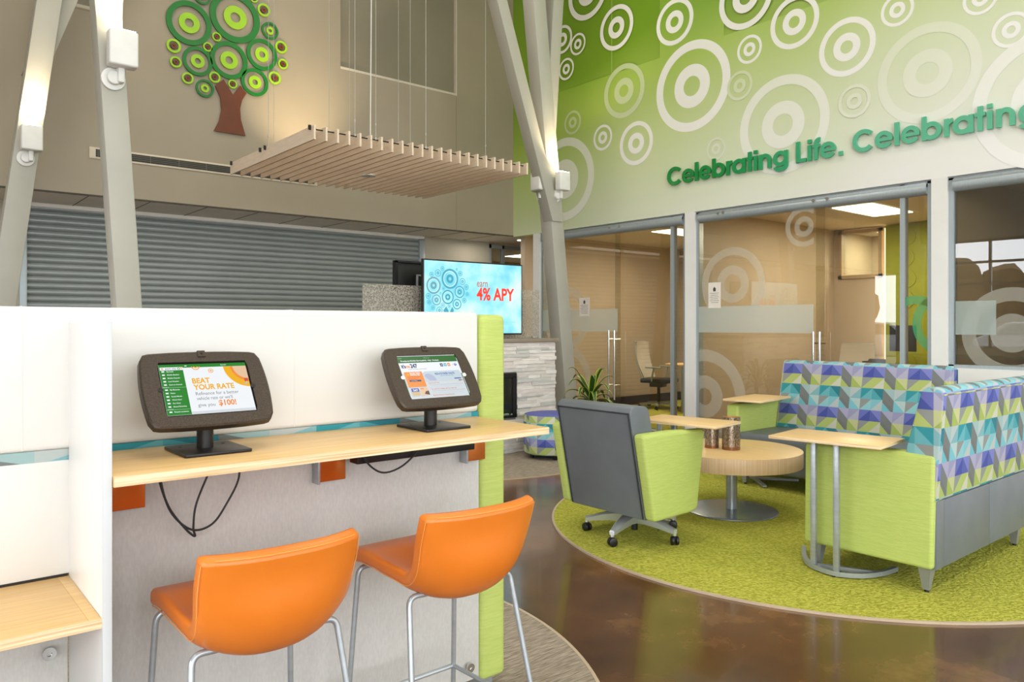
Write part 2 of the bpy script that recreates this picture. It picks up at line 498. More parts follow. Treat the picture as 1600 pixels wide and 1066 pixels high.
# ================================================================ THE SETTING
WX = 7.55       # green wall plane
WY = 9.05       # tree wall plane
SY = 9.90       # shutter plane
CH = 7.5        # hall ceiling
HZ = 2.70       # head of all openings
b = B(); add_box(b, UL - .2, 12.2, VF - .2, 13.5, -.1, 0)
struct('floor', b, M['floor'])
b = B(); add_box(b, UL - .2, WX + .15, VF - .2, WY + .2, CH, CH + .1)
struct('ceiling', b, M['ceiling'])

# window walls to the left and behind the camera
def window_wall(name, axis, pos, a0, a1, zs, zt, wins, m):
    b = B()
    def bx(p, q, z0, z1):
        if axis == 'x': add_box(b, pos - .2, pos, p, q, z0, z1)
        else: add_box(b, p, q, pos - .2, pos, z0, z1)
    bx(a0, a1, 0, zs); bx(a0, a1, zt, CH)
    e = a0
    for w0, w1 in wins:
        bx(e, w0, zs, zt); e = w1
    bx(e, a1, zs, zt)
    return struct(name, b, m)
LW = [(-4.4, -1.4), (-1.1, 1.9), (2.2, 5.2), (5.5, 8.5)]
FW = [(-5.4, -2.4), (-2.1, .9), (1.2, 4.2), (4.5, 7.3)]
window_wall('wall_left', 'x', UL, VF, WY + .2, .76, 3.5, LW, M['white_wall'])
window_wall('wall_front', 'y', VF, UL, WX + .15, .30, 4.9, FW, M['white_wall'])
def window_frame(n, axis, pos, w0, w1, z0, z1):
    b = B()
    def bx(p, q, za, zb, d=.07):
        if axis == 'x': add_box(b, pos - .14, pos - .14 + d, p, q, za, zb)
        else: add_box(b, p, q, pos - .14, pos - .14 + d, za, zb)
    for p in (w0, (w0 + w1) / 2 - .03, w1 - .06): bx(p, p + .06, z0, z1)
    for z in (z0, 2.35, 2.9 if z1 < 4 else 3.4, z1 - .06): bx(w0, w1, z, z + .06)
    return struct('window_%d' % n, b, M['frame'])
k = 1
for w in LW: window_frame(k, 'x', UL, w[0], w[1], .76, 3.5); k += 1
for w in FW: window_frame(k, 'y', VF, w[0], w[1], .30, 4.9); k += 1

# --- back: upper wall with the tree, soffit, shutter wall
b = B()
add_box(b, UL - .2, WX + .15, WY, WY + .2, HZ + .03, 4.71)
add_box(b, UL - .2, 0.3, WY, WY + .2, 4.71, 6.6); add_box(b, 1.785, 4.627, WY, WY + .2, 4.71, 6.6)
add_box(b, 6.483, WX + .15, WY, WY + .2, 4.71, 6.6)
add_box(b, UL - .2, WX + .15, WY, WY + .2, 6.6, CH)
wb = struct('wall_back', b, M['tan_wall'])
b = B()
for x in (6.472,):
    add_box(b, x - .004, x + .004, WY - .001, WY + .002, HZ + .03, 4.70)
add_box(b, .3, 1.785, WY - .001, WY + .002, 4.66, 4.668)
struct('trim_1', b, mat('panel_joint', (140, 130, 112), .7))
M['dark_glass'] = mat('dark_upper_glass', (140, 132, 114), .3, c2=(130, 123, 107), nscale=.8)
for n, (x0, x1) in ((9, (.3, 1.785)), (10, (4.627, 6.483))):
    b = B(); add_box(b, x0, x1, WY + .05, WY + .1, 4.71, 6.6); w_ = struct('window_%d' % n, b, M['dark_glass'])
    b = B(); add_box(b, x0, x1, WY - .004, WY + .05, 4.68, 4.712); add_box(b, x1 - .02, x1, WY + .0, WY + .05, 4.71, 6.6)
    struct('window_sill', b, mat('pale_trim', (206, 196, 178), .5), w_)
b = B(); add_box(b, UL - .2, WX, WY - .002, WY + .012, HZ + .012, HZ + .03)
struct('trim_2', b, M['reveal'])
# soffit ceiling with joints
b = B(); add_box(b, UL - .2, 12.2, WY + .013, SY + .1, HZ + .012, HZ + .029)
x = -5.0
ob = struct('ceiling_soffit', b, M['soffit'])
b = B()
while x < 7.4:
    add_box(b, x, x + .008, WY + .013, SY, HZ + .009, HZ + .013); x += .61
struct('trim_3', b, M['reveal'])
# corridor ceiling to the right behind the tree wall
b = B(); add_box(b, 1.0, 12.2, SY, 13.5, HZ + .031, HZ + .13)
struct('ceiling_corridor', b, M['soffit'])
# shutter wall
b = B()
add_box(b, UL - .2, 1.20, SY, SY + .15, 0, HZ + .03)
add_box(b, 6.476, 7.74, SY, SY + .15, 0, HZ + .03)
add_box(b, 1.1, 6.6, SY + .16, SY + .26, 0, HZ + .03)
struct('wall_shutter', b, M['beige_wall'])
sh = thing('roller_shutter', 'wide grey ribbed roller shutter closing the counter below the tree wall', 'shutter', (3.8, SY, 0))
b = B()
z = 0.0; pts = []
while z < 2.70:
    for t_, d in ((0, .010), (.07, .002), (.25, -.007), (.5, -.012), (.75, -.009), (.93, -.001)):
        pts.append((SY + .03 + d, z + t_ * .073))
    z += .073
front = pts + [(SY + .07, z), (SY + .07, 0)]
t = bmesh.new()
lo = [t.verts.new((1.27, p[0], p[1])) for p in pts]; hi = [t.verts.new((6.383, p[0], p[1])) for p in pts]
for i in range(len(pts) - 1): t.faces.new([lo[i], hi[i], hi[i + 1], lo[i + 1]])
merge(b, t)
M['shutter'] = mat('shutter_grey_enamel', (150, 158, 156), .35, .2, c2=(144, 152, 150), nscale=2)
obj('slat_curtain', b, M['shutter'], sh, smooth=80)
for x0, x1 in ((1.2, 1.27), (6.383, 6.476)):
    b = B(); add_box(b, x0, x1, SY - .02, SY + .1, 0, 2.66, .004); obj('guide_rail', b, M['frame'], sh)
b = B(); add_box(b, 1.2, 6.476, SY - .01, SY + .1, 2.668, 2.711, .004); obj('housing', b, M['soffit'], sh)

# --- glazed door in the far wall of the corridor
b = B()
for x in (7.74, 8.02, 8.9): add_box(b, x, x + .05, SY, SY + .06, 0, 2.68)
add_box(b, 7.74, 8.95, SY, SY + .06, 2.62, 2.68)
d1 = struct('door_1', b, M['frame'])
GL = glass('clear_glass', refl=1.0)
GL2 = glass('office_front_glass', tint=(238, 236, 226), refl=2.4)
b = B(); add_box(b, 7.79, 8.9, SY + .025, SY + .033, 0, 2.62); struct('pane', b, GL, d1)
b = B(); add_box(b, 8.95, 12.2, SY, SY + .15, 0, HZ + .03); struct('wall_corridor', b, M['beige_wall'])
b = B(); add_box(b, 7.0, 12.2, 13.0, 13.15, 0, HZ + .03); add_box(b, 7.0, 7.1, SY + .15, 13, 0, HZ + .03)
add_box(b, 12.2, 12.3, SY, 13.15, 0, HZ + .03)
struct('wall_far_office', b, M['office_wall'])

# --- green mural wall
def mural_mat(name, dark=False, white=0.0):
    m, nt, bs = newmat(name)
    N, L = nt.nodes, nt.links
    tc = N.new('ShaderNodeTexCoord'); sp = N.new('ShaderNodeSeparateXYZ'); L.new(tc.outputs['Object'], sp.inputs[0])
    # t grows with height and toward the tree wall
    a = N.new('ShaderNodeMath'); a.operation = 'MULTIPLY_ADD'; L.new(sp.outputs[2], a.inputs[0]); a.inputs[1].default_value = .30; a.inputs[2].default_value = -1.12
    q = N.new('ShaderNodeMath'); q.operation = 'MULTIPLY_ADD'; L.new(sp.outputs[1], q.inputs[0]); q.inputs[1].default_value = .06; L.new(a.outputs[0], q.inputs[2])
    n = N.new('ShaderNodeTexNoise'); n.inputs['Scale'].default_value = .45; n.inputs['Detail'].default_value = 1; L.new(tc.outputs['Object'], n.inputs['Vector'])
    s = N.new('ShaderNodeMath'); s.operation = 'MULTIPLY_ADD'; L.new(n.outputs[0], s.inputs[0]); s.inputs[1].default_value = .35; L.new(q.outputs[0], s.inputs[2])
    r = N.new('ShaderNodeValToRGB'); e = r.color_ramp.elements
    e[0].position = .08; e[0].color = rgb(238, 238, 234)
    e[1].position = 1.0; e[1].color = rgb(126, 166, 40)
    e.new(.34).color = rgb(220, 228, 200)
    e.new(.60).color = rgb(196, 212, 150)
    e.new(.82).color = rgb(166, 194, 88)
    L.new(s.outputs[0], r.inputs[0])
    out = r.outputs[0]
    if dark:
        mx = N.new('ShaderNodeMix'); mx.data_type = 'RGBA'; mx.blend_type = 'MULTIPLY'; mx.inputs[0].default_value = 1
        L.new(out, mx.inputs[6]); mx.inputs[7].default_value = rgb(232, 236, 222); out = mx.outputs[2]
    if white:
        mx = N.new('ShaderNodeMix'); mx.data_type = 'RGBA'; mx.inputs[0].default_value = white
        L.new(out, mx.inputs[6]); mx.inputs[7].default_value = rgb(248, 247, 246); out = mx.outputs[2]
    L.new(out, bs.inputs['Base Color']); bs.inputs['Roughness'].default_value = .3 if dark else .55
    return m
M['mural'] = mural_mat('green_fading_wallcovering'); M['mural_film'] = mural_mat('green_window_film', True)
b = B()
T_ = .15
add_box(b, WX, WX + T_, VF - .2, WY, HZ + .01, 4.705)
add_box(b, WX, WX + T_, VF - .2, 2.6, 4.705, CH); add_box(b, WX, WX + T_, 5.238, 6.18, 4.705, CH); add_box(b, WX, WX + T_, 8.042, WY, 4.705, CH)
add_box(b, WX, WX + T_, 2.6, 8.042, 6.6, CH)
struct('wall_right', b, M['mural'])
b = B()
add_box(b, WX, WX + T_, 8.443, 8.587, 0, HZ + .01)
add_box(b, WX, WX + T_, 5.649, 5.795, 0, HZ + .01)
add_box(b, WX, WX + T_, 2.834, 2.973, 0, HZ + .01)
add_box(b, WX, WX + T_, VF - .2, 2.834, 0, .958)
add_box(b, WX, WX + T_, VF - .2, .3, .958, HZ + .01)
struct('wall_right_lower', b, M['white_wall'])
for n, (y0, y1) in ((11, (2.6, 5.238)), (12, (6.18, 8.042))):
    b = B(); add_box(b, WX + .012, WX + .03, y0, y1, 4.705, 6.6); w_ = struct('window_%d' % n, b, M['mural_film'])
    b = B()
    for yy in ([7.0] if n == 12 else [3.9]): add_box(b, WX + .008, WX + .014, yy, yy + .012, 4.705, 6.6)
    struct('window_mullion', b, mat('film_joint', (150, 186, 90), .5), w_)
MUR = [(5.691, 4.231, 0.544, 1), (6.913, 5.303, 0.297, 1), (5.95, 5.085, 0.284, 1), (4.9, 4.455, 0.159, 1), (4.354, 4.595, 0.284, 1), (3.779, 4.166, 0.295, 1), (3.28, 4.384, 0.157, 1), (3.007, 3.705, 0.464, 0.45), (2.32, 3.907, 0.152, 1), (2.56, 4.258, 0.145, 1), (4.489, 3.522, 0.534, 0.9), (2.039, 3.25, 0.589, 0.8), (7.158, 3.887, 0.173, 1), (6.569, 3.702, 0.282, 1), (7.869, 4.997, 0.155, 1), (7.636, 5.287, 0.152, 1), (7.948, 5.44, 0.201, 1), (7.448, 5.95, 0.376, 1), (6.778, 4.429, 0.354, 0.35), (5.025, 4.075, 0.167, 0.35), (7.739, 4.209, 0.167, 0.3), (7.908, 3.43, 0.59, 0.8), (4.95, 5.051, 0.351, 1), (3.7, 3.601, 0.167, 0.3), (5.344, 3.413, 0.131, 0.3)]
pl_right = lambda y, z, d: (WX - d - .0015, y, z)
for nm, sel, al in (('bold', lambda k: k == 1, .85), ('soft', lambda k: .5 < k < 1, .62), ('faint', lambda k: k < .5, .3)):
    b = B()
    for q_, (y, z, r_, kk) in enumerate(MUR):
        pl_right = lambda a, c, d, o_=q_: (WX - .0012 - .00012 * o_, a, c)
        if sel(kk):
            add_ring(b, (y, z), r_ * .80, r_, pl_right, 0, 64)
            add_ring(b, (y, z), r_ * .22, r_ * .48, pl_right, 0, 48)
    o = obj('printed_rings', b, mural_mat('white_print_' + nm, white=al), bpy.data.objects['wall_right'])
    o['label'] = nm + ' white concentric rings printed on the green wall'

# raised lettering
LET = [('C', 6.041, 0.216), ('e', 5.815, 0.177), ('l', 5.625, 0.046), ('e', 5.565, 0.168), ('b', 5.379, 0.175), ('r', 5.186, 0.077), ('a', 5.109, 0.176), ('t', 4.921, 0.082), ('i', 4.827, 0.044), ('n', 4.763, 0.15), ('g', 4.589, 0.175), ('L', 4.317, 0.113), ('i', 4.186, 0.042), ('f', 4.133, 0.082), ('e', 4.051, 0.172), ('.', 3.849, 0.042), ('C', 3.706, 0.211), ('e', 3.482, 0.169), ('l', 3.295, 0.045), ('e', 3.233, 0.17), ('b', 3.046, 0.173), ('r', 2.851, 0.076), ('a', 2.778, 0.172), ('t', 2.596, 0.085), ('i', 2.498, 0.043), ('n', 2.428, 0.146), ('g', 2.259, 0.175)]
def glyph(bm, ch, y0, w, z0, D):
    """y0 left edge (large y), reading towards smaller y; D thickness off the wall"""
    st, asc, xh = .042, .222, .162
    gap = .012
    def P(x, z, d): return (WX - gap - d, y0 - x, z0 + z)
    cnt = [0]
    def bar(x0, x1, za, zb):
        cnt[0] += 1; e_ = .0007 * cnt[0]
        add_box(bm, WX - gap - D - e_, WX - gap + e_, y0 - x1, y0 - x0, z0 + za, z0 + zb)
    def arc(cx, cz, rx, rz, a0, a1, seg=40):
        t = bmesh.new(); n = max(4, int(seg * (a1 - a0) / 360)); full = a1 - a0 >= 360; m = n if full else n + 1
        rows = []
        for k in range(m):
            a = R(a0 + (a1 - a0) * k / n); c_, s_ = math.cos(a), math.sin(a)
            rows.append([t.verts.new(P(cx + (rx - o) * c_, cz + (rz - o) * s_, d)) for o, d in ((st, 0), (0, 0), (0, D), (st, D))])
        for k in range(n):
            A, Q = rows[k], rows[(k + 1) % m]
            for j in range(4): t.faces.new([A[j], A[(j + 1) % 4], Q[(j + 1) % 4], Q[j]])
        if not full: t.faces.new(rows[0]); t.faces.new(rows[-1][::-1])
        bmesh.ops.recalc_face_normals(t, faces=t.faces[:]); merge(bm, t)
    rz = xh / 2
    if ch == 'C': arc(w * .54, .107, w * .54, .112, 42, 318, 60)
    elif ch == 'e':
        arc(w / 2, rz, w / 2, rz + .003, 0, 325); bar(st * .8, w - .002, rz - .016, rz + .016)
    elif ch == 'l': bar(0, w, 0, asc)
    elif ch == 'b': bar(0, st, 0, asc); arc(w / 2, rz, w / 2, rz + .003, 0, 360)
    elif ch == 'r': bar(0, st, 0, xh); arc(w * .98, xh - w * .9, w * .98, w * .9, 92, 168, 80)
    elif ch == 'a': bar(w - st, w, 0, xh); arc(w / 2, rz, w / 2, rz + .003, 0, 360)
    elif ch == 't': bar(w / 2 - st / 2, w / 2 + st / 2, 0, asc * .98); bar(0, w, xh - .034, xh)
    elif ch == 'i': bar(0, w, 0, xh); bar(0, w, xh + .022, xh + .060)
    elif ch == 'n': bar(0, st, 0, xh); arc(w / 2, xh - w / 2, w / 2, w / 2 + .003, 0, 180); bar(w - st, w, 0, xh - w / 2)
    elif ch == 'g': bar(w - st, w, 0.0, xh); arc(w / 2, rz, w / 2, rz + .003, 0, 360); arc(w / 2, .01, w / 2, .068, 200, 360)
    elif ch == 'L': bar(0, st, 0, asc); bar(0, w, 0, .038)
    elif ch == 'f': bar(w * .22, w * .22 + st, 0, asc - .04); arc(w * .22 + .062, asc - .05, .062, .056, 85, 180, 60); bar(0, w, xh - .034, xh)
    elif ch == '.': bar(0, w, 0, .042)
sign = thing('wall_lettering', 'raised green letters reading "Celebrating Life. Celebrating" across the mural wall', 'sign', (WX - .02, 4.0, 3.07))
for i, (ch, y, w) in enumerate(LET):
    f = min(1, max(0, (i - 3) / 13.0)) if i < 17 else 1
    c = tuple(int(a * (1 - f) + q * f) for a, q in zip((0, 138, 62), (98, 186, 150)))
    m_ = mat('letter_green_%d' % int(f * 10), c, .4, c2=tuple(max(0, v - 4) for v in c))
    b = B(); glyph(b, ch, y, w, 3.073, .022)
    add_cyl(b, (WX - .014, y - (.02 if ch != 'C' and ch != 'e' and ch != 'a' and ch != 'g' else w - .02 if ch in 'ag' else .02), 3.073 + (.08 if ch != '.' else .02)), .004, .014, 'x', 6)
    obj('letter', b, m_, sign)

# --- office fronts (sliding glass)
film = see_through('frosted_film', (206, 206, 194), .34, .9)
band_film = see_through('frosted_band_film', (200, 216, 212), .5, .9)
def front(n, y0, y1, zb, mull, panes, label):
    """frame from y0 (near) to y1 (far)"""
    b = B()
    add_box(b, WX + .03, WX + .11, y0, y1, HZ - .02, HZ + .01)
    for y in [y0, y1 - .045] + mull: add_box(b, WX + .03, WX + .11, y, y + .045, zb, HZ)
    add_box(b, WX + .03, WX + .11, y0, y1, zb, zb + (.03 if zb > .1 else .012))
    d = struct('window_%d' % n, b, M['frame'])
    b = B(); add_cyl(b, (WX + .045, y0 + .045, HZ - .075), .055, y1 - y0 - .09, 'y', 20)
    add_box(b, WX + .0, WX + .05, y0 + .045, y1 - .045, HZ - .06, HZ - .015, .004)
    struct('track', b, M['frame'], d)
    for i, (a, c, dx) in enumerate(panes):
        b = B(); add_box(b, WX + .05 + dx, WX + .06 + dx, a, c, zb + .03, HZ - .1)
        p = struct('glass_panel', b, GL2, d)
    return d
o1 = front(13, 5.795, 8.443, 0, [5.995], [(5.84, 5.995, 0), (6.04, 6.98, .0), (6.86, 8.40, -.035)], '')
o2 = front(14, 2.973, 5.649, 0, [3.225], [(3.02, 3.225, 0), (3.27, 4.136, .0), (4.02, 5.60, -.035)], '')
o3 = front(15, .3, 2.834, .958, [], [(.35, 2.79, 0)], '')
gx = WX + .013
plg = lambda y, z, d: (gx - d, y, z)
def decal(par, items, m=film, name='frosted_rings', lim=(-99, 99)):
    b = B()
    for it in items:
        y, z, r0, r1, a0, a1 = it
        add_ring(b, (y, z), r0, r1, lambda a, c, d: (gx - d, min(max(a, lim[0]), lim[1]), max(c, .035)), 0, 96, a0, a1)
    obj(name, b, m, par)
def band(par, y0, y1, z0=1.262, z1=1.568):
    b = B(); b.faces.new([b.verts.new(q) for q in ((gx - .002, y0, z0), (gx - .002, y1, z0), (gx - .002, y1, z1), (gx - .002, y0, z1))]); obj('frosted_band', b, band_film, par)
# office 2 rings: big, small cut by the edge, low
decal(o2, [(5.13, 1.82, .335, .425, 0, 360), (5.13, 1.82, .11, .215, 0, 360), (4.25, 2.395, .16, .215, 0, 360), (4.25, 2.395, .05, .11, 0, 360),
           (5.515, .50, .42, .56, 0, 360), (5.515, .50, .1, .25, 0, 360)], lim=(4.14, 5.598))
band(o2, 4.14, 5.60)
decal(o1, [(7.9, 1.45, .34, .46, 0, 360), (7.9, 1.45, .1, .22, 0, 360), (7.9, .55, .40, .52, 0, 360)], lim=(6.9, 8.39))
band(o1, 6.9, 8.38)
gx = WX + .045
decal(o3, [(2.33, 1.28, .28, .40, 0, 360), (2.33, 1.28, .001, .17, 0, 360)])
decal(o3, [(2.86, 1.36, .22, .30, -90, 62)], see_through('green_film', (64, 170, 120), .6, .9), 'green_ring')
band(o3, 2.45, 2.78)
gx = WX + .045
b = B(); add_ring(b, (3.13, 1.35), .2, .28, plg, 0, 48, 60, 120); obj('green_ring', b, MATS['green_film'], o2)
# door fittings
for oo, ys in ((o1, (7.00, 6.90)), (o2, (4.11, 4.04))):
    for j, y in enumerate(ys):
        b = B(); add_tube(b, [(WX - .055, y, .36), (WX - .055, y, 1.28)], .0125, 14)
        for z in (.55, 1.16): add_cyl(b, (WX - .055, y, z), .008, .085 if j == 0 else .115, 'x', 10)
        obj('door_handle', b, M['chrome'], oo)
    b = B()
    for y in (ys[0] + .02, ys[1] - .06, ys[0] + 1.2 if oo is o2 else ys[0] + 1.15, ys[0] + 1.13 if oo is o2 else ys[0] + 1.08):
        add_cyl(b, (WX - .02, y, HZ - .045), .017, .03, 'x', 16)
    obj('roller_stud', b, M['chrome'], oo)
# notices on the glass
M['paper'] = mat('white_paper', (240, 232, 222), .8)
M['ink'] = mat('black_ink', (70, 70, 70), .8)
def notice(y, z, w, h, label):
    t_ = thing('paper_notice', label, 'notice', (WX + .01, y, z))
    b = B(); add_box(b, WX + .0105, WX + .0125, y - w / 2, y + w / 2, z - h / 2, z + h / 2); obj('sheet', b, M['paper'], t_)
    b = B()
    add_prism(b, [(y - .025, z + .07), (y + .025, z + .07), (y, z + .10)], 'x', WX + .0095, WX + .0105)
    add_box(b, WX + .0095, WX + .0105, y - .017, y + .017, z + .045, z + .07)
    for i in range(6):
        ww = w * (.30 if i % 2 else .36)
        add_box(b, WX + .0095, WX + .0105, y - ww, y + ww, z + .022 - i * .022, z + .026 - i * .022)
    obj('printing', b, M['ink'], t_)
notice(5.375, 1.70, .17, .30, 'white paper notice with a house symbol taped inside the large ringed glass')
notice(7.52, 1.60, .2, .26, 'pale paper notice on the left office glass near the leaning column')

# --- offices behind
b = B()
add_box(b, WX + .15, 12.2, 2.6, SY, 2.76, 2.86); struct('ceiling_office', b, M['office_ceiling'])
b = B(); add_box(b, WX + .15, 12.2, -5.0, 2.6, 2.76, 2.86); struct('ceiling_side_office', b, M['office_ceiling'])
b = B(); add_box(b, WX + .15, 12.2, 8.95, 9.05, 0, 2.76); struct('wall_office_left', b, M['office_wall'])
b = B(); add_box(b, WX + .15, 12.2, 5.70, 5.76, 0, 2.76); struct('wall_office_divider', b, M['office_wall'])
b = B(); add_box(b, WX + .15, 12.2, 2.80, 2.86, 0, 2.76); struct('wall_office_near', b, M['office_wall'])
b = B(); add_box(b, 11.5, 11.6, 5.76, 8.95, 0, 2.76); struct('wall_office_end', b, M['office_wall'])
b = B()
add_box(b, 11.0, 11.1, 4.98, 5.70, 0, 2.03); add_box(b, 11.0, 11.1, 5.62, 5.70, 2.03, 2.76); add_box(b, 11.0, 11.1, 2.86, 4.98, 0, 2.76)
struct('wall_office_rear', b, M['office_wall'])
b = B(); add_box(b, 12.2, 12.3, -5.2, SY, 0, 2.86); struct('wall_office_outer', b, M['office_wall'])
b = B(); add_box(b, WX + .15, 12.2, -5.1, -5.0, 0, 2.86); struct('wall_side_office', b, M['office_wall'])
b = B(); add_box(b, WX + .15, 11.5, 8.93, 8.95, 0, .11); add_box(b, 11.48, 11.5, 5.76, 8.93, 0, .11); struct('baseboard_left', b, M['base_dark'])
b = B(); add_box(b, WX + .2, 11.5, 5.76, 8.6, 0, .006); struct('floor_office_carpet', b, M['green_carpet'])
# interior clerestory window
b = B()
for y in (4.98, 5.57): add_box(b, 10.97, 11.1, y, y + .05, 2.03, 2.74)
for z in (2.03, 2.69): add_box(b, 10.97, 11.1, 4.98, 5.62, z, z + .05)
iw = struct('window_16', b, mat('beige_window_frame', (186, 164, 134), .5))
b = B(); add_box(b, 11.03, 11.035, 5.03, 5.57, 2.08, 2.69); struct('pane', b, GL, iw)
# green accent wall with raised discs and light cove
b = B(); add_box(b, 10.9, 10.95, 2.86, 4.90, 0, 2.75); ga = struct('wall_accent', b, mat('olive_green_paint', (150, 160, 22), .5, c2=(144, 154, 18)))
b = B()
pla = lambda y, z, d: (10.9 - d, y, z)
rr = random.Random(3)
for i in range(9):
    for j, y in enumerate((4.62, 4.10, 3.6, 3.2)):
        z = .25 + i * .29 + (j % 2) * .12
        add_ring(b, (y + rr.uniform(-.03, .03), z), .04, .125, pla, .012, 32)
obj('raised_disc', b, MATS['olive_green_paint'], ga)
b = B(); add_box(b, 10.955, 10.965, 4.905, 4.93, .75, 2.72); obj('cove_light', b, emit('warm_cove_light', (255, 226, 170), 9), ga)
def troffer(x0, x1, y0, y1, z, label, p):
    t_ = thing('ceiling_light', label, 'ceiling light', ((x0 + x1) / 2, (y0 + y1) / 2, z))
    b = B(); add_box(b, x0, x1, y0, y1, z - .004, z + .0)
    obj('frame', b, M['white_plastic'], t_)
    b = B(); add_box(b, x0 + .06, x1 - .06, y0 + .06, y1 - .06, z - .012, z - .004)
    obj('diffuser', b, emit('warm_diffuser', (255, 240, 214), 6), t_)
    area('office_lamp', ((x0 + x1) / 2, (y0 + y1) / 2, z - .03), (0, 0, 0), x1 - x0 - .1, y1 - y0 - .1, p, (1.0, .90, .77))
troffer(8.75, 9.95, 4.05, 4.65, 2.76, 'bright ceiling panel light in the office with the olive wall', 55)
troffer(8.9, 9.9, 6.95, 7.55, 2.76, 'bright ceiling panel light in the left office with the round table', 55)
troffer(11.3, 11.9, 4.2, 5.4, 2.76, 'ceiling panel light seen through the small high inner window', 40)
troffer(9.6, 10.8, 11.3, 11.9, 2.73, 'ceiling panel light far beyond the corridor door', 25)
area('side_office_lamp', (9.5, 0, 2.7), (0, 0, 0), 1.2, 1.2, 7, (1, .82, .62))
t_ = thing('recessed_downlight', 'small round downlight in the corridor ceiling beside the column', 'ceiling light', (7.93, 9.155, HZ + .03))
b = B(); add_cyl(b, (7.93, 9.3, HZ + .006), .085, .006); obj('trim_ring', b, M['white_plastic'], t_)
b = B(); add_cyl(b, (7.93, 9.3, HZ + .002), .07, .006); obj('lens', b, emit('downlight_lens', (255, 246, 226), 7), t_)
area('corridor_lamp', (7.3, 9.45, HZ - .02), (0, 0, 0), .3, .3, 3.5, (1, .90, .78))
area('counter_lamp', (4.0, 9.3, HZ - .02), (0, 0, 0), 4, .3, 4, (1, .9, .76))

# --- carpets
def disc(name, cx, cy, r, z, m, edge=True, label=None):
    b = B(); add_cyl(b, (cx, cy, 0.0005), r, z, seg=160)
    o = struct(name, b, m)
    if edge:
        b = B(); add_ring(b, (cx, cy), r, r + .014, lambda x, y, d: (x, y, .0005 + d), z + .001, 160)
        obj('edge_trim', b, mat('carpet_edge_strip', (206, 186, 160), .45, .3), o)
    return o
disc('floor_carpet_green', 4.96, 2.696, 1.80, .010, M['green_carpet'])
disc('floor_carpet_bar', .683, 2.885, 1.65, .006, M['taupe_carpet'])
disc('floor_carpet_hearth', 4.83, 6.68, 1.65, .006, M['taupe_carpet'])

# ================================================================ LEANING COLUMNS
def lean(name, label, beams, loc):
    t_ = thing(name, label, 'column', loc)
    for (p0, p1, wx, wy) in beams:
        b = B(); add_bar(b, p0, p1, wx, wy, .008); obj('beam', b, M['column'], t_)
    b = B(); add_box(b, beams[0][0][0] - .2, beams[0][0][0] + .2, beams[0][0][1] - .2, beams[0][0][1] + .2, 0, .02, .003)
    obj('base_plate', b, M['column'], t_)
    return t_
lean('leaning_column', 'pale leaning steel column at the far left edge, branching near the top of the picture',
     [((.675, 8.30, 0), (1.63, 8.30, CH), .20, .20), ((1.13, 8.42, 3.7), (2.45, 8.5, CH), .18, .16)], (.675, 8.3, 0))
lean('leaning_column', 'pale leaning steel column with the largest white uplight, left of the green tree',
     [((1.36, 5.50, 0), (.875, 5.50, CH), .155, .16), ((1.18, 5.62, 2.75), (1.40, 5.75, CH), .10, .12)], (1.36, 5.5, 0))
lean('branching_column', 'pale steel column splitting into three beams in front of the green wall',
     [((6.73, 6.97, 0), (5.90, 6.97, CH), .20, .20), ((6.42, 6.93, 2.62), (4.70, 6.93, CH), .165, .17), ((6.33, 7.03, 3.0), (6.75, 7.10, CH), .17, .2)], (6.73, 6.97, 0))

# uplights
def uplight(label, loc, side='front', power=26, sc=1.0):
    """side: which face of the column it hangs on; loc = centre of its round mount on the face"""
    t_ = thing('uplight_sconce', label, 'wall light', loc, group='white uplights on the leaning columns')
    x, y, z = loc
    f = (0, -1) if side == 'front' else (-1, 0)
    def bx(a0, a1, d0, d1, z0, z1, r, nm, m):
        b = B()
        if side == 'front': add_box(b, x + a0, x + a1, y - d1, y - d0, z + z0, z + z1, r, 3)
        else: add_box(b, x - d1, x - d0, y - a1, y - a0, z + z0, z + z1, r, 3)
        return obj(nm, b, m, t_)
    b = B()
    ax = 'y' if side == 'front' else 'x'
    c0 = (x, y - .022, z) if side == 'front' else (x - .022, y, z)
    add_cyl(b, c0, .072, .022, ax, 32, bev=.004)
    obj('mount', b, M['white_plastic'], t_)
    b = B(); c1 = (x, y - .06, z) if side == 'front' else (x - .06, y, z)
    add_cyl(b, c1, .042, .04, ax, 28, bev=.006)
    c2 = (x + .035, y - .09, z) if side == 'front' else (x - .09, y - .035, z)
    add_box(b, x + .015, x + .055, y - .085, y - .02, z - .03, z + .075, .01) if side == 'front' else add_box(b, x - .085, x - .02, y - .055, y - .015, z - .03, z + .075, .01)
    obj('knuckle', b, M['white_plastic'], t_)
    bx(-.05, .12, .05, .15, .06, .285, .014, 'housing', M['white_plastic'])
    bx(-.035, .105, .06, .14, .285, .290, .002, 'lens', emit('uplight_lens', (255, 236, 200), 30))
    p = (x + .035, y - .10, z + .30) if side == 'front' else (x - .10, y - .035, z + .30)
    l = bpy.data.lights.new('uplight_lamp', 'SPOT'); l.energy = power; l.color = (1.0, .80, .54); l.spot_size = R(110); l.spot_blend = .6; l.shadow_soft_size = .04
    lo_ = bpy.data.objects.new('uplight_lamp', l); COL.objects.link(lo_); lo_.location = p
    lo_.rotation_euler = (R(180 - 12), 0, 0) if side == 'front' else (R(180), R(12) * -1, 0)
    return t_
uplight('small white uplight on the leaning column at the far left edge', (1.04, 8.20, 2.87), power=70)
uplight('largest white uplight, on the column left of the green tree', (1.165, 5.42, 2.93), power=70)
uplight('white uplight on the front of the branching column', (6.40, 6.87, 2.93), power=70)
uplight('white uplight peeking out from the left side of the branching column', (6.30, 7.0, 2.93), 'side', power=50)

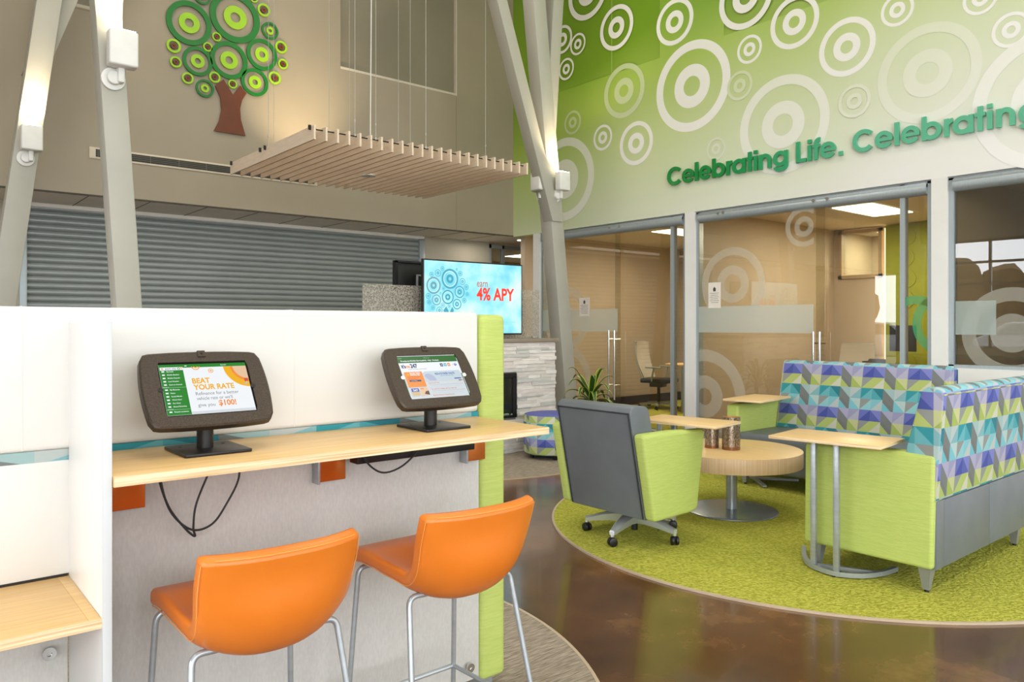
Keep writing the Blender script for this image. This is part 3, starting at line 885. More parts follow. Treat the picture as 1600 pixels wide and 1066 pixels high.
# ================================================================ TREE ARTWORK on the back wall
TREE = [(2.73, 4.787, 0.25, 'g'), (3.253, 4.983, 0.296, 'g'), (3.677, 4.931, 0.104, 'g'), (3.577, 4.619, 0.189, 'g'), (3.18, 4.463, 0.22, 'g'), (2.823, 4.373, 0.167, 'g'), (3.489, 4.267, 0.166, 'g'), (2.904, 4.078, 0.102, 'g'), (2.874, 5.136, 0.098, 'g'), (2.562, 4.488, 0.078, 's'), (2.584, 4.311, 0.063, 's'), (2.713, 4.155, 0.065, 's'), (3.015, 4.229, 0.065, 's'), (3.037, 4.704, 0.053, 's'), (2.936, 4.562, 0.054, 's'), (3.598, 5.164, 0.078, 's'), (3.816, 4.765, 0.076, 's'), (3.84, 4.562, 0.063, 's'), (3.734, 4.37, 0.078, 's'), (3.222, 4.191, 0.053, 's'), (3.477, 5.275, 0.053, 's')]
TRUNK = [(3.019, 4.132), (3.115, 4.226), (3.227, 4.064), (3.31, 4.194), (3.387, 4.114), (3.333, 4.02), (3.31, 3.917), (3.318, 3.789), (3.375, 3.604), (3.005, 3.604), (3.063, 3.723), (3.093, 3.862), (3.078, 4.009)]
art = thing('tree_artwork', 'wall tree of green ring leaves on a brown trunk', 'wall art', (3.2, WY - .03, 3.6))
plb = lambda x, z, d: (x, WY - .012 - d, z)
for x, z, r_, k in TREE:
    b = B(); i = B()
    if k == 'g':
        add_ring(b, (x, z), r_ * .76, r_, plb, .016, 56); add_ring(i, (x, z), r_ * .20, r_ * .46, plb, .016, 40)
        ma, mb = M['green_dk'], M['green_lt']
    else:
        add_ring(b, (x, z), r_ * .68, r_, plb, .016, 40); add_ring(i, (x, z), r_ * .10, r_ * .45, plb, .016, 28)
        ma, mb = M['green_lt'], M['brown_sg']
    add_cyl(b, (x, WY - .014, z + r_ * .86), .005, .0132, 'y', 6)
    add_cyl(i, (x, WY - .014, z + r_ * .33), .004, .0132, 'y', 6)
    obj('leaf_ring', b, ma, art); obj('leaf_center', i, mb, art)
b = B(); add_prism(b, TRUNK, 'y', WY - .028, WY - .012)
for q in ((3.1, 4.0), (3.2, 3.75)): add_cyl(b, (q[0], WY - .014, q[1]), .006, .0132, 'y', 6)
obj('trunk', b, M['brown_sg'], art)

# linear air vent
v_ = thing('linear_air_vent', 'long slot air vent on the tan wall below the tree', 'vent', (2.5, WY, 3.17))
b = B(); add_box(b, 1.72, 4.3, WY - .010, WY - .002, 3.115, 3.235, .002); obj('frame', b, mat('vent_frame', (214, 202, 180), .5), v_)
b = B(); add_box(b, 1.78, 4.26, WY - .012, WY - .009, 3.135, 3.215); obj('slot', b, mat('vent_dark', (52, 50, 44), .6), v_)
b = B()
x = 1.80
while x < 4.26: add_box(b, x, x + .004, WY - .016, WY - .010, 3.135, 3.215); x += .022 if (x < 2.0) else .30
for z in (3.155, 3.175, 3.195): add_box(b, 1.78, 4.26, WY - .015, WY - .011, z, z + .003)
obj('fin', b, mat('vent_fin', (120, 114, 100), .5), v_)

# ================================================================ SUSPENDED SLAT BAFFLE
bf = thing('slatted_ceiling_baffle', 'pale wooden slat raft hanging on wires above the lounge', 'ceiling baffle', (4.05, 7.1, 2.93))
NS = 23; bx0, bx1 = 2.86, 5.25
for i in range(NS):
    x = bx0 + (bx1 - bx0) * i / (NS - 1)
    b = B(); add_box(b, x - .009, x + .009, 6.06, 8.06, 2.93, 3.052, .002, 1); obj('slat', b, M['baffle'], bf)
for y in (6.12, 7.10, 7.22, 8.0):
    b = B(); add_tube(b, [(bx0 - .02, y, 3.03), (bx1 + .02, y, 3.03)], .006, 8); add_box(b, bx0 - .03, bx0 - .01, y - .008, y + .008, 3.02, 3.06)
    add_box(b, bx1 + .01, bx1 + .03, y - .008, y + .008, 3.02, 3.06)
    obj('cross_rod', b, M['black'], bf)
for (x, y) in ((2.90, 7.16), (3.27, 6.12), (3.48, 6.12), (4.02, 6.12), (4.74, 6.12), (3.30, 8.0), (4.15, 7.9), (4.80, 7.9), (4.5, 7.16), (3.9, 7.9)):
    b = B(); add_tube(b, [(x, y, 3.03), (x, y, CH)], .0022, 6); add_cyl(b, (x, y, 3.16), .006, .02, 'z', 8)
    add_cyl(b, (x, y, 3.03), .01, .02, 'z', 8)
    obj('suspension_wire', b, M['wire'], bf)
b = B(); add_box(b, 3.95, 4.13, 7.92, 7.99, 3.055, 3.10, .004); obj('added_wash_light', b, M['white_plastic'], bf)  # unseen box and lens added on the raft to house the wash spot
b = B(); add_box(b, 3.96, 4.12, 7.985, 7.992, 3.065, 3.09); obj('added_wash_lens', b, emit('added_wash_lens', (255, 230, 190), 8), bf)
l = bpy.data.lights.new('added_wash_lamp', 'SPOT'); l.energy = 120; l.color = (1.0, .78, .50); l.spot_size = R(70); l.spot_blend = 1.0; l.shadow_soft_size = .05  # spot added out of view to throw a warm pool on the back wall
lo_ = bpy.data.objects.new('added_wash_lamp', l); COL.objects.link(lo_); lo_.location = (4.04, 8.02, 3.12); lo_.rotation_euler = (R(90 + 48), 0, 0)
pn = thing('pendant_fixture', 'small round light fixture hung on a white cord through the slat raft', 'pendant light', (3.99, 7.2, 2.93))
b = B(); add_lathe(b, [(0, 2.96), (.02, 2.96), (.075, 2.935), (.078, 2.925), (.07, 2.925), (0, 2.93)], (4.0, 7.185, 0)); obj('shade', b, M['white_plastic'], pn)
b = B(); add_tube(b, [(4.0, 7.185, 2.95), (4.0, 7.15, 3.2), (3.76, 6.7, 4.6), (3.76, 6.7, CH)], .006, 8); obj('cord', b, M['white_plastic'], pn)

# ================================================================ screen graphics helper
class Canvas:
    """flat drawing on a screen: origin, unit right, unit up, size in metres; polygons layered by tiny steps toward the viewer"""
    def __init__(self, o, rx, up):
        self.o = Vector(o); self.r = Vector(rx).normalized(); self.u = Vector(up).normalized(); self.n = self.r.cross(self.u).normalized()
        self.bm = bmesh.new(); self.mats = []; self.lay = 1; self.k = 1.0
    def P(self, x, y, d=0.0): return self.o + self.r * x + self.u * y + self.n * (self.lay * .00012 + d)
    def mi(self, m):
        if m not in self.mats: self.mats.append(m)
        return self.mats.index(m)
    def poly(self, pts, m):
        f = self.bm.faces.new([self.bm.verts.new(self.P(*p)) for p in pts]); f.material_index = self.mi(m); self.lay += 1
    def rect(self, x0, y0, x1, y1, m): self.poly([(x0, y0), (x1, y0), (x1, y1), (x0, y1)], m)
    def ring(self, x, y, r0, r1, m, a0=0, a1=360, seg=36, clip=None):
        n = max(3, int(seg * (a1 - a0) / 360)); k_ = self.mi(m)
        vs = []
        for k in range(n + 1):
            a = R(a0 + (a1 - a0) * k / n)
            q = []
            for r_ in (r0, r1):
                X_, Y_ = x + r_ * math.cos(a), y + r_ * math.sin(a)
                if clip: X_ = min(max(X_, clip[0]), clip[2]); Y_ = min(max(Y_, clip[1]), clip[3])
                q.append(self.bm.verts.new(self.P(X_, Y_)))
            vs.append(q)
        for a, b in zip(vs, vs[1:]):
            try:
                f = self.bm.faces.new([a[0], a[1], b[1], b[0]]); f.material_index = k_
            except ValueError: pass
        self.lay += 1
    def text(self, s, x, y, h, m, bold=0.0, width=None):
        c = bpy.data.curves.new('t', 'FONT'); c.body = s; c.size = 1; c.offset = bold; c.resolution_u = 3
        o = bpy.data.objects.new('t', c); COL.objects.link(o)
        bpy.context.view_layer.update()
        me = bpy.data.meshes.new_from_object(o.evaluated_get(bpy.context.evaluated_depsgraph_get()))
        if len(me.vertices):
            xs = [v.co.x for v in me.vertices]; x0 = min(xs); w = max(xs) - x0
            h *= self.k; width = None if width is None else width * self.k
            k = h / .70; kx = k if width is None else width / w
            vs = [self.bm.verts.new(self.P(x + (v.co.x - x0) * kx, y + v.co.y * k)) for v in me.vertices]
            ki = self.mi(m)
            for p in me.polygons:
                try:
                    f = self.bm.faces.new([vs[i] for i in p.vertices]); f.material_index = ki
                except ValueError: pass
        bpy.data.objects.remove(o); bpy.data.curves.remove(c); bpy.data.meshes.remove(me)
        self.lay += 1
    def build(self, name, parent):
        me = bpy.data.meshes.new(name); self.bm.to_mesh(me); self.bm.free()
        for m in self.mats: me.materials.append(m)
        o = bpy.data.objects.new(name, me); COL.objects.link(o)
        me.transform(Matrix.Translation(-worg(parent)))
        o.parent = parent
        return o

# ================================================================ BOOTH PARTITION with bar
PX1 = 1.683; PV = 2.21
bt = thing('booth_partition', 'tall white padded partition with a lime end post behind the bar counter', 'partition', (.6, 2.3, 0))
b = B(); add_box(b, -.75, 1.681, PV, PV + .11, 1.035, 1.396, .014, 3); obj('cushion', b, M['white_vinyl'], bt)
M['seam'] = mat('white_seam', (222, 222, 216), .7)
b = B(); add_tube(b, [(-.74, PV + .0012, 1.379), (1.67, PV + .0012, 1.379)], .0014, 6); obj('stitching', b, M['seam'], bt)
for x in (.274, .976):
    b = B(); add_tube(b, [(x, PV + .0009, 1.04), (x, PV + .0009, 1.382), (x, PV + .014, 1.3955), (x, PV + .10, 1.3955)], .0018, 6); obj('seam', b, M['seam'], bt)
b = B(); add_box(b, -.75, 1.681, PV + .004, PV + .10, 1.008, 1.036); obj('pattern_strip', b, M['geo'], bt, uvfn=lambda c, n: (c.x * .6, (c.z - 1.008) * 2.2 + .088 * 5.2))
b = B(); add_box(b, .3985, 1.681, PV, PV + .10, .07, 1.008, .002); obj('lower_panel', b, M['pale_fabric'], bt)
b = B(); add_box(b, -.75, .398, PV, PV + .10, .7205, 1.008, .002); obj('upper_panel', b, M['white_vinyl'], bt)
b = B(); add_box(b, -.75, .372, PV, PV + .10, .07, .70, .002); obj('lower_panel', b, M['pale_fabric'], bt)
b = B(); add_box(b, -.75, .372, PV + .004, PV + .09, .70, .7205); obj('shadow_gap', b, M['base_dark'], bt)
b = B(); add_box(b, 1.684, 1.80, PV - .01, PV + .13, .052, 1.388, .022, 4); obj('end_post', b, M['lime'], bt, label='lime green fabric end post')
for x in (1.70, -.5, .6):
    b = B(); add_box(b, x, x + .06, PV + .02, PV + .08, 0.0065, .075, .004); obj('foot', b, M['steel'], bt)
for x, z in ((.328, .534), (1.628, .126)):
    b = B(); add_lathe(b, [(0, .0), (.013, 0), (.016, -.006), (.016, -.012), (.006, -.012), (.005, -.008), (0, -.008)], (0, 0, 0), 24)
    bmesh.ops.rotate(b, matrix=Matrix.Rotation(R(-90), 3, 'X'), verts=b.verts); bmesh.ops.translate(b, vec=(x, PV - .012, z), verts=b.verts)
    obj('grommet', b, M['chrome'], bt)
fin = thing('side_panel', 'upright white laminate panel with grey front edge left of the bar counter', 'panel', (.38, 2.02, 0))
b = B(); add_box(b, .374, .392, 1.836, PV, 0.0055, 1.357, .001); obj('board', b, M['white_lam'], fin)
b = B(); add_box(b, .3735, .3925, 1.830, 1.8365, 0.0055, 1.3575, .001); obj('edge_band', b, M['edge_grey'], fin)
ct = thing('bar_counter', 'maple plywood bar counter holding the two tablets', 'counter', (1.0, 2.0, 1.0))
b = B(); add_box(b, .394, 1.667, 1.822, PV - .001, 1.0015, 1.020, .001); obj('worktop', b, M['maple_x'], ct)
b = B(); add_box(b, .394, 1.667, 1.8195, 1.8222, .998, 1.0195); add_box(b, 1.6665, 1.669, 1.8195, PV - .001, .998, 1.0195)
obj('plywood_edge', b, M['ply'], ct)
b = B(); add_box(b, .394, 1.667, 1.823, PV - .002, .998, 1.0018); obj('underside', b, M['maple_x'], ct)
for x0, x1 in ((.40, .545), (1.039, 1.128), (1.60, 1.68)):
    b = B(); add_box(b, x0, x1, PV - .040, PV - .0005, .868, .998, .003); obj('bracket', b, M['bracket_reflection'], ct)
    b = B(); add_box(b, x0 - .006, x0 + .001, PV - .044, PV - .0005, .862, .998, .001); add_cyl(b, ((x0 + x1) / 2, PV - .046, .982), .012, .008, 'y', 16); obj('bracket_flange', b, M['steel'], ct)
b = B(); add_box(b, 1.13, 1.58, 2.10, 2.15, .922, .998, .003); obj('power_strip', b, M['black'], ct)
dk = thing('low_desk', 'low maple plywood desk top at the lower left corner', 'desk', (0.0, 2.0, .7))
b = B(); add_box(b, -.75, .349, 1.838, PV - .002, .6965, .715, .001); add_box(b, .349, .3735, 1.838, PV - .002, .6965, .715, .001); obj('worktop', b, M['maple_x'], dk)
b = B(); add_box(b, -.75, .3735, 1.8355, 1.8382, .694, .7145); obj('plywood_edge', b, M['ply'], dk)
b = B(); add_flat(b, (-.1, 2.0, .69), (.22, 2.0, .69), .05, .008); obj('rail', b, M['steel'], dk)

# cables
cb = thing('cable', 'black cable looping below the bar counter under the left tablet', 'cable', (.66, 2.15, .998))
b = B()
def spl(pts, n=8):
    P_ = [Vector(p) for p in pts]; out = []
    for i in range(len(P_) - 1):
        p0 = P_[max(i - 1, 0)]; p1 = P_[i]; p2 = P_[i + 1]; p3 = P_[min(i + 2, len(P_) - 1)]
        for k in range(n):
            t_ = k / n
            out.append(.5 * ((2 * p1) + (p2 - p0) * t_ + (2 * p0 - 5 * p1 + 4 * p2 - p3) * t_ ** 2 + (3 * p1 - p0 - 3 * p2 + p3) * t_ ** 3))
    out.append(P_[-1]); return out
c_ = 2.15
add_tube(b, spl([(.566, c_, .9935), (.576, c_, .93), (.60, c_, .86), (.64, c_, .80), (.665, c_, .775), (.661, c_, .80), (.668, c_, .86), (.70, c_ + .01, .93), (.725, c_, .9935)]), .003, 8)
add_tube(b, spl([(.590, c_ + .01, .9935), (.580, c_ + .01, .94), (.605, c_ + .01, .85), (.655, c_, .795), (.71, c_, .80), (.755, c_ + .01, .85), (.785, c_, .92), (.782, c_, .9935)]), .003, 8)
add_tube(b, spl([(.705, c_, .9935), (.69, c_, .968), (.715, c_, .965), (.75, c_, .985), (.775, c_, .9935)]), .003, 8)
obj('cord', b, M['cable'], cb)
cb = thing('cable', 'single dark cable sagging below the bar counter beside the middle bracket', 'cable', (1.25, 2.15, .998))
b = B(); add_tube(b, spl([(1.135, 2.08, .9935), (1.15, 2.085, .935), (1.21, 2.09, .89), (1.28, 2.09, .90), (1.34, 2.088, .945), (1.355, 2.085, .9935)]), .003, 8)
obj('cord', b, M['cable'], cb)

# ================================================================ TABLET KIOSKS
E = {k: emit('screen_' + k, c, s) for k, c, s in (
    ('white', (226, 230, 234), .95), ('green', (0, 124, 20), .9), ('amber', (232, 170, 0), .9), ('orange', (232, 136, 44), .9), ('ink', (110, 112, 112), .8),
    ('navy', (22, 52, 110), .8), ('mist', (190, 206, 214), .9), ('skin', (222, 186, 150), .9), ('paler', (204, 210, 214), .9), ('blue', (60, 84, 168), .9), ('cyan', (40, 176, 206), .9),
    ('red', (200, 70, 40), .9), ('sand', (206, 176, 130), .9), ('lilac', (170, 178, 206), .9), ('darkbrown', (90, 60, 40), .8), ('line', (170, 200, 170), .9), ('dgreen', (0, 96, 20), .9))}
def kiosk(label, cx, kind, screen):
    """cx: centre on the counter; frame leans back"""
    t_ = thing('tablet_kiosk', label, 'tablet', (cx, 2.06, 1.020))
    z0 = 1.0205
    b = B(); pr = [(-.088, -.10), (.088, -.10), (.092, -.096), (.092, .078), (.086, .084), (-.086, .084), (-.092, .078), (-.092, -.096)]
    add_prism(b, [(cx + p[0] * .92, 2.062 + p[1]) for p in pr], 'z', z0, z0 + .008, .0015)
    for sx in (-.055, .055): add_cyl(b, (cx + sx, 2.10, z0 + .008), .004, .001, 'z', 12)
    obj('base_plate', b, M['kiosk_dark'], t_)
    b = B(); add_cyl(b, (cx - .003, 2.066, z0 + .008), .021, .066, 'z', 28); add_cyl(b, (cx - .003, 2.066, z0 + .07), .017, .05, 'z', 28)
    add_box(b, cx - .022, cx + .018, 2.045, 2.10, z0 + .075, z0 + .13, .006)
    obj('stem', b, M['kiosk_dark'], t_)
    # leaning frame
    tilt = R(34.6)
    up = Vector((0, math.sin(tilt), math.cos(tilt))); rt = Vector((1, 0, 0)); nrm = rt.cross(up)      # nrm faces the viewer (-y, +z)
    c0 = Vector((cx, 2.055, z0 + .162))
    HW, HH = .163, .109
    def outline(inset=0):
        P_ = []
        # barrel shape: sides bulge, rounded corners
        cr = .022 - inset * .6
        side = []
        n = 10
        topw, midw, h = HW - .011 - inset, HW - inset, HH - inset
        # right side from bottom to top
        for k in range(n + 1):
            t2 = -1 + 2 * k / n
            if abs(t2) <= .86:
                side.append((midw - (midw - topw) * t2 * t2, t2 * h))
        right = [(topw - .020, -h)] + [(topw - .006, -h * .965)] + side + [(topw - .006, h * .965)] + [(topw - .020, h)]
        top = [(x, h + .004 * (1 - (x / topw) ** 2)) for x in (.08, .04, 0, -.04, -.08)]
        left = [(-x, y) for x, y in right[::-1]]
        bot = [(x, -h - .004 * (1 - (x / topw) ** 2)) for x in (-.08, -.04, 0, .04, .08)]
        return right + top + left + bot
    def V3(x, y, d): return c0 + rt * x + up * y + nrm * d
    b = B(); o_ = outline(); n = len(o_)
    SW, SH = .1165, .0800
    o2_ = outline(.004)
    levels = [(o2_, -.022), (o_, -.016), (o_, .004), (o2_, .008)]
    rings = [[b.verts.new(V3(x, y, d)) for x, y in ol] for ol, d in levels]
    for A, Q in zip(rings, rings[1:]):
        for k in range(n): b.faces.new([A[k], A[(k + 1) % n], Q[(k + 1) % n], Q[k]])
    b.faces.new(rings[0][::-1])
    # front with a window: fan from the outline to the screen opening
    sc = []
    for x, y in o2_:
        s = max(abs(x) / SW, abs(y) / SH)
        sc.append((x / s, y / s))
    inner = [b.verts.new(V3(x, y, .008)) for x, y in sc]; inner2 = [b.verts.new(V3(x, y, .003)) for x, y in sc]
    for A, Q in ((rings[-1], inner), (inner, inner2)):
        for k in range(n): b.faces.new([A[k], A[(k + 1) % n], Q[(k + 1) % n], Q[k]])
    b.faces.new(inner2)
    # small latch at the top, side ears beside the glass
    for q0, q1, r0, r1, d0, d1 in ((-.010, .010, .094, .113, .008, .0105),):
        vs = [b.verts.new(V3(x, y, d)) for d in (d0 - .01, d1) for x, y in ((q0, r0), (q1, r0), (q1, r1), (q0, r1))]
        for f in ((4, 5, 6, 7), (0, 1, 5, 4), (1, 2, 6, 5), (2, 3, 7, 6), (3, 0, 4, 7)): b.faces.new([vs[i] for i in f])
    bmesh.ops.recalc_face_normals(b, faces=b.faces[:])
    obj('frame', b, M['kiosk'], t_, smooth=30)
    cvs = Canvas(V3(-SW, -SH, .0030), rt, up)
    blk = M['black_gloss']
    cvs.rect(0, 0, 2 * SW, 2 * SH, blk)
    cvs.ring(.0, SH * .97, .0, .0085, M['chrome'] if kind == 2 else M['black_gloss']); cvs.ring(2 * SW, SH * .97, .0, .0085, M['chrome'] if kind == 2 else M['black_gloss'])
    cvs.k = 1.13; screen(cvs, 2 * SW, 2 * SH)
    s_ = cvs.build('screen', t_)
    for sx in (-1, 1):
        b = B()
        t2 = bmesh.new(); bmesh.ops.create_cone(t2, cap_ends=True, segments=20, radius1=.0065, radius2=.0065, depth=.002)
        m4 = Matrix.Translation(V3(sx * (SW + .002), -.002, .0085)) @ Matrix((rt, up, nrm)).transposed().to_4x4()
        merge(b, t2, 0, m4)
        obj('side_ear', b, M['black'] if kind == 1 else M['white_plastic'], t_)
    b = B()
    t2 = bmesh.new(); bmesh.ops.create_cone(t2, cap_ends=True, segments=16, radius1=.0025, radius2=.0025, depth=.002)
    merge(b, t2, 0, Matrix.Translation(V3(0, .104, .0112)) @ Matrix((rt, up, nrm)).transposed().to_4x4())
    obj('camera_lens', b, M['black'], t_)
    return t_
def screen1(c, w, h):
    w0, h0 = .004, .005; W_, H_ = w - .008, h - .010
    X_ = lambda f: w0 + W_ * f
    Y_ = lambda f: h0 + H_ * f
    c.rect(X_(0), Y_(0), X_(1), Y_(1), E['white'])
    c.rect(X_(.26), Y_(0), X_(1), Y_(.055), E['paler'])
    c.ring(X_(1.02), Y_(.93), 0, .066, E['amber'], 175, 275, 48, (X_(0), Y_(0), X_(1), Y_(.93)))
    c.ring(X_(1.02), Y_(.93), 0, .048, E['orange'], 175, 275, 48, (X_(0), Y_(0), X_(1), Y_(.93)))
    c.ring(X_(1.02), Y_(.93), 0, .041, E['skin'], 175, 275, 48, (X_(0), Y_(0), X_(1), Y_(.93)))
    c.rect(X_(.945), Y_(.60), X_(.99), Y_(.67), E['red'])
    c.poly([(X_(.92), Y_(.55)), (X_(.96), Y_(.53)), (X_(.995), Y_(.58)), (X_(.97), Y_(.61))], E['sand'])
    c.rect(X_(0), Y_(.93), X_(1), Y_(1), E['green'])
    c.rect(X_(0), Y_(0), X_(.262), Y_(1), E['green'])
    c.rect(X_(.01), Y_(.885), X_(.262), Y_(.945), E['white'])
    c.ring(X_(.035), Y_(.918), .0006, .0028, E['sand']); c.text('port city', X_(.07), Y_(.902), .0042, E['ink'], .02, .024)
    c.ring(X_(.215), Y_(.915), .002, .0035, E['green']); c.ring(X_(.245), Y_(.93), .001, .0026, E['amber'])
    c.rect(X_(.285), Y_(.955), X_(.31), Y_(.97), E['white'])
    c.text('Specials', X_(.70), Y_(.952), .003, E['white'], .01, .013)
    items = ['Specials', 'Mobile Banking', 'Mobile Deposit', 'Loan Request', 'Open an Account', None, 'My Messages', 'Rates', 'Social Media', "What's New?", 'Our Story', 'Shared Branches', None, 'Branch Locations']
    y = .842
    for it in items:
        if it is None:
            c.rect(X_(0), Y_(y + .018), X_(.262), Y_(y + .023), E['line']); c.text('About us', X_(.008), Y_(y + .026), .0018, E['white'], .01, .012); y -= .036; continue
        c.rect(X_(.022), Y_(y), X_(.052), Y_(y + .026), E['white'])
        c.text(it, X_(.075), Y_(y + .002), .0030, E['white'], .02, .0019 * len(it)); y -= .0665
    c.ring(X_(.40), Y_(.93), .0085, .0108, E['orange'], 180, 360); c.ring(X_(.40), Y_(.93), .0025, .0058, E['amber'], 180, 360)
    c.ring(X_(.565), Y_(.83), .0052, .0070, E['amber']); c.ring(X_(.565), Y_(.83), .0012, .0030, E['orange'])
    c.text('BEAT', X_(.33), Y_(.585), .0135, E['amber'], .035, .040)
    c.text('YOUR RATE', X_(.33), Y_(.455), .0135, E['amber'], .035, .093)
    c.text('Refinance for a better', X_(.34), Y_(.345), .0085, E['ink'], 0, .098)
    c.text("vehicle rate or we'll", X_(.34), Y_(.248), .0085, E['ink'], 0, .081)
    c.text('give you', X_(.34), Y_(.118), .0085, E['ink'], 0, .038)
    c.text('$100!', X_(.575), Y_(.120), .0140, E['orange'], .03, .040)
def screen2(c, w, h):
    w0, h0 = .002, .002; W_, H_ = w - .004, h - .004
    X_ = lambda f: w0 + W_ * f
    Y_ = lambda f: h0 + H_ * f
    c.rect(0, 0, w, h, E['white'])
    c.rect(X_(0), Y_(0), X_(1), Y_(.55), E['dgreen']); c.rect(X_(.015), Y_(0), X_(.985), Y_(.60), E['paler'])
    c.rect(X_(0), Y_(.84), X_(1), Y_(1), E['dgreen'])
    c.text('Carrier', X_(.02), Y_(.945), .003, E['line'], 0, .013); c.text('portcity.com', X_(.44), Y_(.945), .003, E['line'], 0, .02)
    x = .05
    for s_, k_ in (('Products', .13), ('Mobile Services', .19), ('Info', .05), ('Help', .05), ('Contact', .10)):
        c.text(s_, X_(x), Y_(.875), .0042, E['white'], .03, W_ * k_); x += k_ + .025
    c.rect(X_(0), Y_(.63), X_(1), Y_(.84), E['white'])
    c.text("it's", X_(.03), Y_(.72), .011, E['navy'], .05, .014); c.text('me', X_(.105), Y_(.72), .011, E['orange'], .04, .012); c.text('247', X_(.175), Y_(.72), .0125, E['navy'], .05, .023)
    c.text('online banking community', X_(.12), Y_(.675), .0035, E['ink'], 0, .062)
    for i, k_ in enumerate(('navy', 'cyan', 'orange')):
        c.rect(X_(.675 + i * .062), Y_(.725), X_(.722 + i * .062), Y_(.80), E[k_])
        c.ring(X_(.70 + i * .062), Y_(.76), .0010, .0024, E['white'])
    c.ring(X_(.935), Y_(.76), .0, .005, E['blue']); c.ring(X_(.935), Y_(.768), .0, .0022, E['white'])
    c.rect(X_(.88), Y_(.762), X_(.905), Y_(.768), E['ink'])
    c.rect(X_(.03), Y_(.26), X_(.32), Y_(.62), E['orange'])
    c.text('Success Online', X_(.12), Y_(.575), .0048, E['white'], .03, .034); c.text('Banking Sign', X_(.12), Y_(.535), .0048, E['white'], .03, .032)
    c.poly([(X_(.06), Y_(.54)), (X_(.11), Y_(.54)), (X_(.085), Y_(.60))], E['amber'])
    for i in range(3): c.rect(X_(.06), Y_(.50 - i * .033), X_(.27 - i * .03), Y_(.507 - i * .033), E['red'])
    c.rect(X_(.075), Y_(.385), X_(.26), Y_(.425), E['navy']); c.text('Learn More', X_(.10), Y_(.395), .003, E['white'], 0, .02)
    c.rect(X_(.05), Y_(.06), X_(.17), Y_(.23), E['sand']); c.rect(X_(.05), Y_(.15), X_(.17), Y_(.23), E['blue']); c.text('24/7', X_(.075), Y_(.165), .006, E['white'], .03)
    c.rect(X_(.19), Y_(.06), X_(.32), Y_(.23), E['skin']); c.poly([(X_(.24), Y_(.09)), (X_(.32), Y_(.06)), (X_(.32), Y_(.16)), (X_(.27), Y_(.15))], E['darkbrown']); c.rect(X_(.195), Y_(.20), X_(.25), Y_(.225), E['orange'])
    c.rect(X_(.345), Y_(.385), X_(.955), Y_(.61), E['mist'])
    c.ring(X_(.40), Y_(.385), 0, .026, E['lilac'], 0, 150, 40, (X_(.345), Y_(.385), X_(.955), Y_(.61)))
    c.text('REDUCE PAPER WASTE', X_(.52), Y_(.52), .006, E['blue'], .03, .068); c.text('sign up for eStatements today', X_(.60), Y_(.485), .003, E['blue'], 0, .045)
    c.rect(X_(.82), Y_(.40), X_(.94), Y_(.425), E['blue']); c.rect(X_(.88), Y_(.35), X_(.95), Y_(.375), E['ink']); c.rect(X_(.925), Y_(.352), X_(.945), Y_(.373), E['orange'])
    y = .315
    for s_, wd in (('Guard for the Future', .036), ('You could Win a Holiday with Your Next Loan', .088), ('Open Enrollment for Financial Services', .072)):
        c.text(s_, X_(.36), Y_(y), .0038, E['red'], .01, wd)
        for i in range(3):
            yy = y - .035 - i * .026
            if yy > .005: c.rect(X_(.37), Y_(yy), X_(.93 - .06 * (i == 2)), Y_(yy + .009), E['lilac'] if i == 0 else E['mist'])
        y -= .145
kiosk('left tablet on a bronze stand showing "Beat your rate"', .668, 1, screen1)
kiosk('right tablet on a bronze stand showing a green-topped banking web page', 1.378, 2, screen2)

